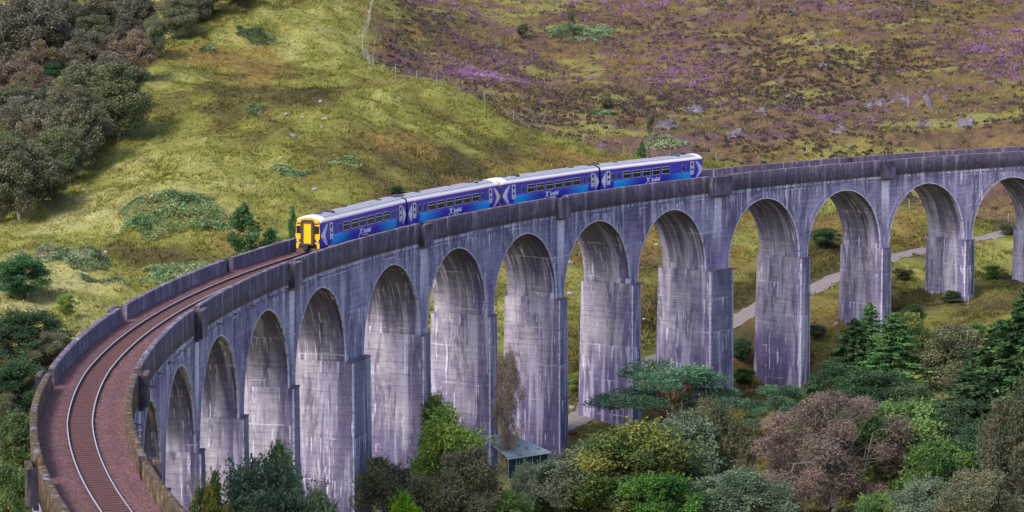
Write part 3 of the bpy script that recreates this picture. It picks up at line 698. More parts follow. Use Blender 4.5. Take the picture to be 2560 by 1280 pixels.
def carriage(s0, s1, cab_first, lay):
    gap = 0.27
    c0, c1 = tpos(s0), tpos(s1); ctr = (np.array(tpos(s0+2.5))+np.array(tpos(s1-2.5)))/2; dv = c1-c0; Lh = np.linalg.norm(dv)/2-gap; Ln = 2*Lh
    sg = 1 if cab_first else -1
    def X(u): return sg*(-Lh+u)
    # shell
    us = [0.0, 0.3, 1.25, Ln-0.05, Ln]; sc = [0.93, 0.985, 1.0, 1.0, 0.985]; zt = [0.15, 0.03, 0, 0, 0]
    half = BODY; full = [(y, z) for y, z in half]+[(-y, z) for y, z in half[::-1]]
    mb = MB()
    def loft(prof, cl, mi=lambda j: 0, usx=None):
        b = len(mb.v); n = len(prof)
        for u, k, dz in zip(us, sc, zt):
            for y, z in prof: mb.v.append((X(u), y*k, z-(dz*max(0, (z-2.6))/1.0)))
        for i in range(len(us)-1):
            for j in range(n if cl else n-1):
                mb.f.append([b+i*n+j, b+i*n+(j+1) % n, b+(i+1)*n+(j+1) % n, b+(i+1)*n+j]); mb.m.append(mi(j))
        return b, n
    b, n = loft(full, True)
    for e in (0, len(us)-1): mb.f.append([b+e*n+j for j in range(n)]); mb.m.append(1)
    car = mb.obj('carriage', [TM['blue'], TM['black']], TRN)
    car.location = tuple(ctr-np.array(TRN.location))
    car.rotation_euler = (0, -math.atan2(dv[2], math.hypot(dv[0], dv[1])), math.atan2(dv[1], dv[0]))
    mb = MB(); rf = ROOF+[(-y, z) for y, z in ROOF[-2::-1]]
    nr_ = len(rf); b, n = loft(rf, False, lambda j: 0 if (j < 3 or j > nr_-5) else 1)
    # first two lofted bays are the white dome over the cab
    k_ = 0
    for i in range(len(us)-1):
        for j in range(n-1):
            if i < 2: mb.m[k_] = 0
            k_ += 1
    for e in (0, len(us)-1): mb.f.append([b+e*n+j for j in range(n)]); mb.m.append(2)
    roof = mb.obj('roof', [TM['white'], TM['grey'], TM['black']], car)
    for u, y, l_, w_ in ((2.2, 0.0, 0.9, 0.5), (4.2, 0.15, 1.5, 0.75), (4.4, -0.6, 0.5, 0.3), (9.5, 0.3, 0.7, 0.4), (Ln-5, -0.1, 0.7, 0.4), (Ln-1.0, 0.0, 0.9, 1.0)):
        mb = MB(); mb.box(*sorted((X(u), X(u+l_))), y-w_/2, y+w_/2, 3.53, 3.69); mb.obj('roof_vent', TM['gang'], car)
    mb = MB(); mb.tube([(X(5.5), 0.3, 3.6), (X(5.5), 0.3, 4.0)], 0.03, 5); mb.obj('aerial', TM['gang'], car)
    mb = MB()
    for sd in (-1, 1): mb.box(*sorted((X(0.55), X(Ln-0.12))), *sorted((sd*1.325, sd*1.352)), 2.955, 3.03)
    mb.obj('pink_stripe', TM['pink'], car)
    def yat(z): return float(np.interp(z, [p[1] for p in BODY], [p[0] for p in BODY]))
    def side_window(u0, u1, z0, z1, vents):
        for sd in (-1, 1):
            mb = MB(); ya, yb = yat(z0), yat(z1); fr = 0.055
            def quad(a, b_, za, zb, out, mi):
                y0_, y1_ = sd*(yat(za)+out), sd*(yat(zb)+out)
                mb.prism([(X(a), y0_, za), (X(b_), y0_, za), (X(b_), y1_, zb), (X(a), y1_, zb)], (0, -sd*0.03, 0), mi)
            quad(u0, u1, z0, z1, 0.012, 1)
            if vents:
                zm = z1-0.33
                quad(u0+fr, u1-fr, z0+fr, zm-0.035, 0.020, 0)
                um = (u0+u1)/2
                quad(u0+fr, um-0.03, zm+0.035, z1-fr, 0.020, 0); quad(um+0.03, u1-fr, zm+0.035, z1-fr, 0.020, 0)
            else: quad(u0+0.035, u1-0.035, z0+0.035, z1-0.035, 0.020, 0)
            mb.obj('window', [TM['glass'], TM['frame']], car)
    for typ, u0 in lay:
        if typ == 'W': side_window(u0, u0+1.72, 1.72, 2.60, True)
        elif typ == 'w': side_window(u0, u0+0.52, 1.72, 2.56, False)
    for u0 in (2.15, Ln-1.95):
        for sd in (-1, 1):
            mb = MB(); zz_ = [0.66, 1.4, 2.1, 2.84]
            for a, b_ in zip(zz_[:-1], zz_[1:]):
                mb.prism([(X(u0), sd*(yat(a)+0.008), a), (X(u0+0.80), sd*(yat(a)+0.008), a), (X(u0+0.80), sd*(yat(b_)+0.008), b_), (X(u0), sd*(yat(b_)+0.008), b_)], (0, -sd*0.03, 0))
            d = mb.obj('door', TM['door'], car)
            mb = MB(); a, b_ = 1.75, 2.68
            mb.prism([(X(u0+0.2), sd*(yat(a)+0.016), a), (X(u0+0.60), sd*(yat(a)+0.016), a), (X(u0+0.60), sd*(yat(b_)+0.016), b_), (X(u0+0.2), sd*(yat(b_)+0.016), b_)], (0, -sd*0.02, 0))
            mb.obj('window', TM['glass'], car)
            mb = MB(); mb.box(*sorted((X(u0-0.05), X(u0+0.85))), *sorted((sd*1.25, sd*1.42)), 0.54, 0.63); mb.obj('door_step', TM['gold'], car)
    # white saltire bars at both ends
    for (end, w0, w1) in ((0, 1.15, 0.75), (1, 0.85, 0.65)):
      for sd in (-1, 1):
        mb = MB()
        for i in range(17):
            z = 0.78+i*0.122; tt = (z-1.72)/0.98; hgt = 0.094*(1-0.35*abs(tt))
            l_ = 0.12+(w0*abs(tt)**1.35); r_ = min(1.9, 1.0+w1*abs(tt)**1.2) if end == 0 else 0.98
            if r_-l_ < 0.06: continue
            a, b_ = (l_, r_) if end == 0 else (Ln-r_, Ln-l_)
            k_ = 0.985 if (end == 0 and a < 0.3) else 1.0
            mb.prism([(X(a), sd*(yat(z)*k_+0.012), z), (X(b_), sd*(yat(z)+0.012), z), (X(b_), sd*(yat(z+hgt)+0.012), z+hgt), (X(a), sd*(yat(z+hgt)*k_+0.012), z+hgt)], (0, -sd*0.03, 0))
        mb.obj('livery_bars', TM['white'], car)
    # lettering and saltire emblem
    for sd in (-1, 1):
        ry = 0 if sd < 0 else math.pi; dx = 1 if sd < 0 else -1
        uc = X(Ln*0.5)
        for me_, xo, z_, nm in ((TXT, -0.5, 1.02, 'lettering'), (TXT2, -0.42, 0.80, 'small_lettering')):
            t_ = link(nm, me_, car); t_.location = (uc+dx*xo, sd*(yat(z_+0.2)+0.012), z_); t_.rotation_euler = (math.pi/2, 0, ry)
        mb = MB(); y_ = sd*(1.365+0.014)
        for (xa, za, xb, zb, w0, w1) in ((-1.75, 0.72, -0.72, 1.58, 0.03, 0.09), (-1.42, 1.55, -0.82, 0.84, 0.13, 0.05)):
            mb.prism([(uc+dx*(xa-w0), y_, za), (uc+dx*(xa+w0), y_, za), (uc+dx*(xb+w1), y_, zb), (uc+dx*(xb-w1), y_, zb)], (0, -sd*0.02, 0))
        mb.obj('saltire_emblem', TM['white'], car)
    # cab front
    k_ = 0.93
    prof = [(y*k_*0.965, z) for y, z in ((1.16, 0.98), (1.30, 1.1), (1.36, 1.5), (1.36, 2.1), (1.33, 2.88), (1.29, 3.02), (1.18, 3.18), (0.98, 3.29), (0.6, 3.38), (0, 3.41))]
    prof = prof+[(-y, z) for y, z in prof[-2::-1]]
    mb = MB(); mb.prism([(X(-0.035), y, z) for y, z in prof], (sg*0.06, 0, 0)); 
    for sd in (-1, 1): mb.prism([(X(-0.04), sd*0.90, 0.98), (X(-0.04), sd*1.20, 0.98), (X(-0.04), sd*1.16, 0.5), (X(-0.04), sd*1.02, 0.42)], (sg*0.08, 0, 0))
    mb.obj('cab_front', TM['yellow'], car)
    prof2 = [(y*1.035+0.0, z+0.03 if z > 2 else z) for y, z in prof]
    mb = MB(); mb.prism([(X(-0.02), y, z) for y, z in prof2], (sg*0.1, 0, 0)); mb.obj('front_surround', TM['black'], car)
    mb = MB()
    for sd in (-1, 1): mb.box(*sorted((X(-0.30), X(-0.02))), *sorted((sd*0.42, sd*0.66)), 0.85, 3.0)
    mb.prism([(X(-0.30), y, z) for y, z in ((-0.66, 3.0), (0.66, 3.0), (0.60, 3.2), (0.45, 3.28), (-0.45, 3.28), (-0.60, 3.2))], (sg*0.27, 0, 0))
    mb.box(*sorted((X(-0.30), X(-0.02))), -0.42, 0.42, 0.85, 1.02)
    mb.obj('gangway', TM['gang'], car)
    mb = MB(); mb.box(*sorted((X(-0.16), X(-0.04))), -0.42, 0.42, 1.02, 3.0); mb.obj('gangway_door', TM['yellow'], car)
    for sd in (-1, 1):
        mb = MB(); mb.box(*sorted((X(-0.065), X(-0.02))), *sorted((sd*0.72, sd*1.16)), 1.95, 2.68); mb.obj('windscreen', TM['glass'], car)
        mb = MB(); mb.box(*sorted((X(-0.06), X(-0.02))), *sorted((sd*0.72, sd*1.14)), 2.83, 2.97); mb.obj('destination_panel', TM['gang'], car)
        mb = MB(); mb.box(*sorted((X(-0.075), X(-0.02))), *sorted((sd*0.70, sd*1.20)), 1.16, 1.40)
        hl = mb.obj('lamp_cluster', TM['black'], car)
        for nm, yy, mt in (('headlight', 1.02, 'lens'), ('tail_light', 0.83, 'red')):
            mb = MB(); mb.tube([(X(-0.10), sd*yy, 1.28), (X(-0.07), sd*yy, 1.28)], 0.088, 10); mb.obj(nm, TM[mt], car)
    mb = MB(); mb.box(*sorted((X(0.02), X(0.5))), -1.15, 1.15, 0.45, 1.0); mb.tube([(X(-0.55), 0, 0.72), (X(0.1), 0, 0.72)], 0.14, 8); mb.box(*sorted((X(-0.72), X(-0.42))), -0.24, 0.24, 0.5, 0.95)
    mb.box(*sorted((X(-0.5), X(-0.2))), -0.16, 0.16, 0.24, 0.52); mb.obj('coupler', TM['black'], car)
    mb = MB(); mb.prism([(X(-0.25), -1.1, 0.18), (X(-0.25), 1.1, 0.18), (X(-0.1), 1.1, 0.55), (X(-0.1), -1.1, 0.55)], (sg*0.1, 0, 0)); mb.obj('plough', TM['rust'], car)
    # inner gangway, underframe, bogies
    mb = MB(); mb.box(*sorted((X(Ln-0.02), X(Ln+gap))), -0.80, 0.80, 0.9, 3.2); mb.obj('bellows', TM['black'], car)
    mb = MB()
    for u0, u1 in ((6.5, 9.0), (9.6, 13.0), (13.6, 16.2)): mb.box(*sorted((X(u0), X(u1))), -1.15, 1.15, 0.22, 0.66)
    mb.obj('underframe', TM['black'], car)
    for uc_ in (3.4, Ln-3.4):
        mb = MB()
        for sd in (-1, 1):
            mb.box(*sorted((X(uc_-1.8), X(uc_+1.8))), *sorted((sd*0.92, sd*1.05)), 0.42, 0.66)
            for dx_ in (-1.3, 1.3): mb.tube([(X(uc_+dx_), sd*0.72, 0.42), (X(uc_+dx_), sd*0.86, 0.42)], 0.42, 16)
        for dx_ in (-1.3, 1.3): mb.tube([(X(uc_+dx_), -0.8, 0.42), (X(uc_+dx_), 0.8, 0.42)], 0.07, 6)
        mb.obj('bogie', TM['black'], car)
    return car
LAYA = [('w', 4.35)]+[('W', 5.55+2.13*i) for i in range(6)]+[('w', 18.55), ('w', 19.75)]
LAYB = [('w', 4.35)]+[('W', 7.68+2.13*i) for i in range(5)]+[('w', 18.55), ('w', 19.75)]
carriage(CUTS[0], CUTS[1], True, LAYA); carriage(CUTS[1], CUTS[2], False, LAYA)
carriage(CUTS[2], CUTS[3], True, LAYA); carriage(CUTS[3], CUTS[4], False, LAYB)

# ------------------------------------------------------------------ plants
def unit(v): return v/np.maximum(np.linalg.norm(v, axis=-1, keepdims=True), 1e-9)
def cards(P, size, g, axis_=None, aspect=0.6, spread=0.8):
    """one leaf-shaped quad per point; axis_ steers its long direction"""
    n = len(P); a = unit(g.normal(size=(n, 3)) if axis_ is None else axis_+spread*g.normal(size=(n, 3)))
    b = unit(np.cross(a, g.normal(size=(n, 3)))); s_ = (size*(0.65+0.7*g.random(n)))[:, None]
    V = np.stack([P-a*s_*0.5, P+b*s_*aspect*0.5, P+a*s_*0.5, P-b*s_*aspect*0.5], 1).reshape(-1, 3)
    return V, np.arange(4*n).reshape(n, 4)
def puffs(g, n, cz, rx, rz, lo=0.45, up=0.25):
    d = unit(g.normal(size=(n, 3))+[0, 0, up]); r = lo+(1-lo)*g.random(n)**0.6
    ang = np.arctan2(d[:, 1], d[:, 0]); lob = 1+0.32*np.sin(2*ang+g.random()*6)+0.22*np.sin(3*ang+g.random()*6)
    return np.stack([d[:, 0]*r*rx*lob, d[:, 1]*r*rx*lob, cz+d[:, 2]*r*rz], -1)
TREES = {}
def tree_mesh(kind, var):
    key = (kind, var)
    if key in TREES: return TREES[key]
    g = np.random.default_rng(abs(hash(kind)) % 1000 if False else sum(map(ord, kind))*7+var*31)
    mb = MB(); bark = M['bark']; mat = L.get(kind); VV = []; tint = []
    H = 10.0
    def limb(p0, p1, r0, r1, bend=0.08, n=4):
        p0 = np.array(p0, float); p1 = np.array(p1, float); ln = np.linalg.norm(p1-p0); pts = []
        for i in range(n+1):
            f = i/n; p = p0*(1-f)+p1*f+(g.normal(size=3)*ln*bend if 0 < i < n else 0)+np.array([0, 0, ln*0.10*math.sin(f*math.pi)]); pts.append(p)
        mb.tube(pts, list(np.linspace(r0, r1, n+1)), 5, cap=False)
    def leaves(P, size, t0, axis_=None, aspect=0.6, spread=0.8, tv=0.16):
        V, F_ = cards(P, size, g, axis_, aspect, spread); VV.append(V)
        tint.append(np.repeat(np.clip(t0+tv*g.normal(size=len(P)), 0, 1), 4))
    broad = dict(willow=(56, 5.0, 3.3, 4.2, 0.22), yellow=(52, 5.2, 3.1, 4.2, 0.22), lime=(44, 5.2, 2.7, 4.4, 0.22), green=(48, 5.2, 3.1, 4.3, 0.23), dark=(48, 5.0, 3.0, 4.4, 0.22), drab=(50, 5.4, 2.9, 4.3, 0.18))
    if kind in broad:
        npf, cz, rx, rz, ls = broad[kind]; C_ = puffs(g, npf, cz, rx, rz)
        for i, c in enumerate(C_):
            R_ = g.uniform(0.65, 1.25); n = int((800 if kind == 'drab' else 640)*R_)
            d = unit(g.normal(size=(n, 3))+[0, 0, 0.25]); r = R_*(0.25+0.75*g.random(n)**0.5)*(1+0.35*np.sin(5*d[:, 0]+i)*np.sin(4*d[:, 2]+i))
            P = c+d*r[:, None]*[1, 1, 0.85]
            t0 = g.uniform(0.22, 0.62)
            if kind == 'yellow': t0 = g.uniform(0.55, 0.95) if g.random() < 0.3 else g.uniform(0.15, 0.45)
            if kind == 'willow': t0 = g.uniform(0.25, 0.7)
            leaves(P, ls*(0.85 if kind == 'willow' else 1), t0, None if kind != 'willow' else d*0.6+[0, 0, 0.5], 0.55)
            # sprigs that break the outline
            k = 9
            for _ in range(k):
                d1 = unit(g.normal(size=3)+[0, 0, 0.5]); q_ = c+d1*R_; l_ = g.uniform(0.3, 0.85); m_ = 14
                leaves(q_+d1*np.linspace(0, l_, m_)[:, None]+g.normal(size=(m_, 3))*0.06, ls*0.8, t0)
        limb((0, 0, -0.6), (0.2, 0.1, cz), 0.24, 0.12, 0.04)
        for c in C_[:20]: limb((0.1*g.normal(), 0.1*g.normal(), g.uniform(0.8, cz)), c, 0.10, 0.03)
    elif kind in ('birch_brown', 'birch_olive', 'russet'):
        bark = M['birch_bark']; C_ = puffs(g, 62, 5.3, 2.8, 4.3, 0.3)
        for i, c in enumerate(C_):
            R_ = g.uniform(0.65, 1.2); n = int(420*R_); d = unit(g.normal(size=(n, 3)))
            P = c+d*(R_*(0.2+0.8*g.random(n)**0.5))[:, None]*[1, 1, 0.8]
            P[:, 2] -= 0.7*g.random(n)**2
            leaves(P, 0.25, g.uniform(0.25, 0.7), d*0.3+[0, 0, -0.8], 0.5)
        nt_ = 1+var % 2
        for j in range(nt_):
            x0 = 0.5*j; top = np.array([g.uniform(-0.6, 0.6)+x0, g.uniform(-0.5, 0.5), 8.0])
            limb((x0*0.5, 0, -0.5), top, 0.19, 0.07, 0.03, 6)
            for c in C_[j::3]:
                f = g.uniform(0.25, 0.7); limb(np.array([x0*0.5, 0, -0.5])*(1-f)+top*f, c*1.06, 0.075, 0.03)
    elif kind in ('spruce', 'larch'):
        nw = 34
        for i in range(nw):
            f = i/(nw-1); z0_ = 0.3+9.5*f; R_ = (2.4*(1-f)**(0.62 if kind == 'larch' else 0.7)+0.14)*g.uniform(0.8, 1.15); nb = 9 if f < 0.8 else 6
            for b in range(nb):
                if kind == 'larch' and g.random() < 0.15: continue
                a = 2*math.pi*(b+g.random()*0.7)/nb+i*0.7; l_ = R_*g.uniform(0.55, 1.2); z = z0_+g.normal()*0.16
                n = int(40+150*l_/2.5); tt = g.random(n)**0.75; drp = (0.42 if kind == 'spruce' else 0.22)*g.uniform(0.6, 1.5)
                lat = g.normal(size=n)*0.22*(1.15-tt)*(0.4+l_*0.35)
                P = np.stack([np.cos(a)*l_*tt-np.sin(a)*lat, np.sin(a)*l_*tt+np.cos(a)*lat, z-drp*l_*tt+0.20*l_*tt**2*0.9-np.abs(g.normal(size=n))*0.10], -1)
                ax_ = np.array([math.cos(a), math.sin(a), -0.45])
                leaves(P, 0.27 if kind == 'spruce' else 0.22, g.uniform(0.25, 0.65), np.tile(ax_, (n, 1)), 0.40, 0.6)
                if b % 2 == 0: limb((0, 0, z), (math.cos(a)*l_*0.8, math.sin(a)*l_*0.8, z-drp*l_*0.7), 0.03, 0.01, 0.02, 2)
        limb((0, 0, -0.5), (0, 0, 9.9), 0.2, 0.02, 0.004, 6)
    elif kind == 'pine':
        bark = M['pine_bark']
        for i in range(22):
            a = g.uniform(0, 2*math.pi); f = g.random(); z = 4.6+5.0*f; rr = (1.0-0.55*f)*g.uniform(1.2, 5.0)
            c = np.array([math.cos(a)*rr, math.sin(a)*rr, z-0.10*rr])
            R_ = g.uniform(0.8, 1.5); n = int(800*R_); d = unit(g.normal(size=(n, 3))+[0, 0, 0.2])
            P = c+d*(R_*(0.2+0.8*g.random(n)**0.5))[:, None]*[1.15, 1.15, 0.62]*(1+0.25*np.sin(6*d+i))
            leaves(P, 0.24, g.uniform(0.3, 0.62), d*0.8+[0, 0, 0.6], 0.3, 0.5)
            limb((0.3*math.cos(a)*f, 0.3*math.sin(a)*f, 2.5+3.6*f), c-[0, 0, 0.25], 0.11, 0.04, 0.09, 5)
        limb((0, 0, -0.5), (0.5, 0.2, 7.2), 0.26, 0.12, 0.06, 6)
    elif kind in ('twig', 'thintwig'):
        mat = L['twig']; th = 0.38 if kind == 'thintwig' else 1.0
        bark = M['grey_twig']; C_ = puffs(g, 66, 5.2, 3.5, 4.3, 0.3)
        for c in C_:
            R_ = g.uniform(0.7, 1.25); n = int(640*R_*th); d = unit(g.normal(size=(n, 3))+unit(c-[0, 0, 3])*0.6)
            P = c+d*(R_*(0.1+0.9*g.random(n)**0.6))[:, None]
            leaves(P, 0.36, g.uniform(0.2, 0.75), d*0.8, 0.09, 0.7)
            leaves(P[::2]+g.normal(size=(len(P[::2]), 3))*0.1, 0.13, g.uniform(0.2, 0.8), None, 0.6)
        for c in C_: limb((0.15*g.normal(), 0.15*g.normal(), g.uniform(1.0, 4.5)), c*1.08, 0.07, 0.012, 0.06, 4)
        limb((0, 0, -0.5), (0.2, 0, 6.5), 0.2, 0.06, 0.03)
    elif kind == 'poplar':
        mat = L['dark']; C_ = np.stack([g.normal(size=26)*0.9, g.normal(size=26)*0.9, np.linspace(1.2, 9.4, 26)], -1); C_[:, :2] *= (1.25-np.linspace(0, 1, 26)**1.5)[:, None]
        for c in C_:
            R_ = g.uniform(0.7, 1.15)*(1.2-0.06*c[2]); n = int(420*R_); d = unit(g.normal(size=(n, 3))); P = c+d*(R_*(0.2+0.8*g.random(n)**0.5))[:, None]*[0.9, 0.9, 1.25]
            leaves(P, 0.26, g.uniform(0.5, 0.95))
        limb((0, 0, -0.5), (0, 0, 8.5), 0.12, 0.03, 0.02)
    V = np.concatenate(VV); F_ = np.arange(len(V)).reshape(-1, 4)
    cm = np_mesh('crown', V, F_, mat, {'tint': np.concatenate(tint)}); tm = mb.mesh('trunk', bark, recalc=False)
    r = np.sqrt((V[:, :2]**2).sum(1)); TREES[key] = (tm, cm, float(np.percentile(r, 96)), float(np.percentile(V[:, 2], 99.7)))
    return TREES[key]
def tree(kind, x, y, h, w, label, name, group, cat='tree', var=None, lean=0.0):
    g = random.random(); var = random.randrange(3) if var is None else var
    tm, cm, rr, top = tree_mesh(kind, var); z = gz(x, y)
    sxy = w/(2*rr); sz = h/top; sxy = max(min(sxy, sz*2.2), sz*0.3)
    o = empty(name, (x, y, z), g*6.28, (sxy, sxy, sz)); o.rotation_euler = (lean, lean*0.5, g*6.28)
    link('trunk', tm, o); link('crown', cm, o)
    return tag(o, label, cat, group)
def tree_px(kind, px, py, hpx, wpx, label, name='birch_tree', group=None, cat='tree', var=None):
    p = hit(px, py); D = math.hypot(p[0]-CAM[0], p[1]-CAM[1]); k = D/FPX
    return tree(kind, p[0], p[1], hpx*k, wpx*k, label, name, group, cat, var)
def tree_D(kind, px, D, top, wpx, label, name='tree', group=None, cat='tree', var=None):
    p = at(px, top, D); z = gz(p[0], p[1]); return tree(kind, p[0], p[1], max(1.5, p[2]-z), 1.15*wpx*D/FPX, label, name, group, cat, var)

GW = 'birches in the wood on the left hillside'
WOOD = [
 ('birch_brown', 590, 12, 70, 70, 'brown tree crown at the top edge nearest the bare grass hill'),
 ('birch_brown', 520, 40, 85, 75, 'dark brown birch with pale trunk at the top edge beside the grass ridge'),
 ('birch_brown', 475, 62, 100, 80, 'brown-purple birch behind the leaning white-stemmed birch'),
 ('birch_olive', 440, 98, 95, 80, 'leaning olive birch with bright white stem on the wood edge'),
 ('birch_olive', 388, 148, 98, 58, 'slim olive birch with thin trunk standing out on the grass slope'),
 ('birch_brown', 342, 104, 125, 80, 'brown birch with a white leaning trunk high in the wood'),
 ('birch_brown', 300, 96, 120, 90, 'brown birch touching the top edge beside the white leaning trunk'),
 ('birch_brown', 250, 100, 120, 100, 'dull purple-brown crown between the two top-edge birches'),
 ('birch_olive', 232, 148, 100, 85, 'small olive crown ringed by brown trees high in the wood'),
 ('birch_brown', 175, 120, 120, 100, 'purple-brown crown right of the biggest top-left tree'),
 ('birch_brown', 80, 190, 190, 170, 'biggest brown-purple tree in the top left corner of the wood'),
 ('birch_brown', 8, 190, 165, 110, 'brown tree cut by the left edge near the top corner'),
 ('dark', 165, 150, 70, 110, 'dark green crown filling the gap below the top-left brown trees'),
 ('russet', 100, 222, 108, 85, 'rusty red birch with white stem in the middle of the wood'),
 ('birch_brown', 212, 200, 112, 105, 'wide purple-brown crown right of the rusty red birch'),
 ('russet', 266, 195, 96, 80, 'russet birch with a white stem showing through its crown'),
 ('russet', 334, 207, 118, 90, 'reddish brown birch at the outer edge above the big olive tree'),
 ('dark', 130, 225, 60, 80, 'low dark green crown beside the rusty red birch'),
 ('russet', 20, 270, 115, 115, 'rusty crown at the left edge halfway down the wood'),
 ('russet', 85, 285, 108, 95, 'dull red-brown crown left of the dark green gap'),
 ('dark', 150, 290, 80, 90, 'dark green crown in the gap left of the big olive tree'),
 ('birch_olive', 298, 345, 172, 125, 'big olive tree with lone trunk jutting out onto the grass'),
 ('birch_olive', 215, 335, 160, 120, 'broad olive crown directly left of the jutting olive tree'),
 ('birch_olive', 255, 350, 110, 90, 'dark olive lower crown tucked under the jutting tree'),
 ('birch_olive', 15, 340, 110, 90, 'olive crown at the left edge below the rusty crowns'),
 ('birch_brown', 60, 385, 130, 120, 'brown-olive crown behind the tall mid-wood birches'),
 ('birch_brown', 195, 425, 190, 120, 'tall grey-brown birch on the front edge of the wood'),
 ('birch_brown', 125, 400, 165, 115, 'grey-brown birch left of the tall front-edge birch'),
 ('russet', 100, 420, 110, 70, 'small orange-brown crown glowing between the grey-brown birches'),
 ('birch_olive', 172, 455, 125, 80, 'olive birch with a row of thin pale trunks at the front edge'),
 ('birch_olive', 138, 470, 135, 80, 'olive birch with twin trunks at the foot of the wood'),
 ('birch_olive', 20, 460, 120, 100, 'olive crown at the left edge above the lone grey-green tree'),
 ('birch_olive', 52, 552, 185, 130, 'grey-green tree with forked pale trunk lowest in the wood'),
 ('birch_olive', 110, 515, 110, 95, 'low olive crown between the forked trunk tree and the twin-trunk birch'),
 ('dark', 85, 480, 80, 100, 'dark understorey crown behind the forked trunk tree'),
 ('birch_olive', 220, 400, 110, 80, 'olive crown on the wood edge below the jutting tree'),
 ('dark', 265, 335, 60, 80, 'dark understorey beneath the jutting olive tree'),
 ('birch_olive', 170, 380, 120, 100, 'grey-olive crown deep between the mid-wood birches'),
 ('birch_brown', 310, 160, 110, 90, 'purple-grey crown left of the slim olive birch'),
 ('birch_brown', 270, 250, 110, 90, 'brown crown just above the big olive tree'),
 ('birch_olive', 45, 330, 110, 110, 'dull olive crown under the left-edge rusty crowns'),
 ('drab', 0, 560, 110, 80, 'drab crown cut by the left edge beside the forked trunk tree')]
for i, w in enumerate(WOOD): tree_px(w[0], w[1], w[2], w[3]*1.08, w[4]*1.3, w[5], 'birch_tree' if w[0] not in ('dark', 'drab') else 'broadleaf_tree', GW, 'tree', i % 3)

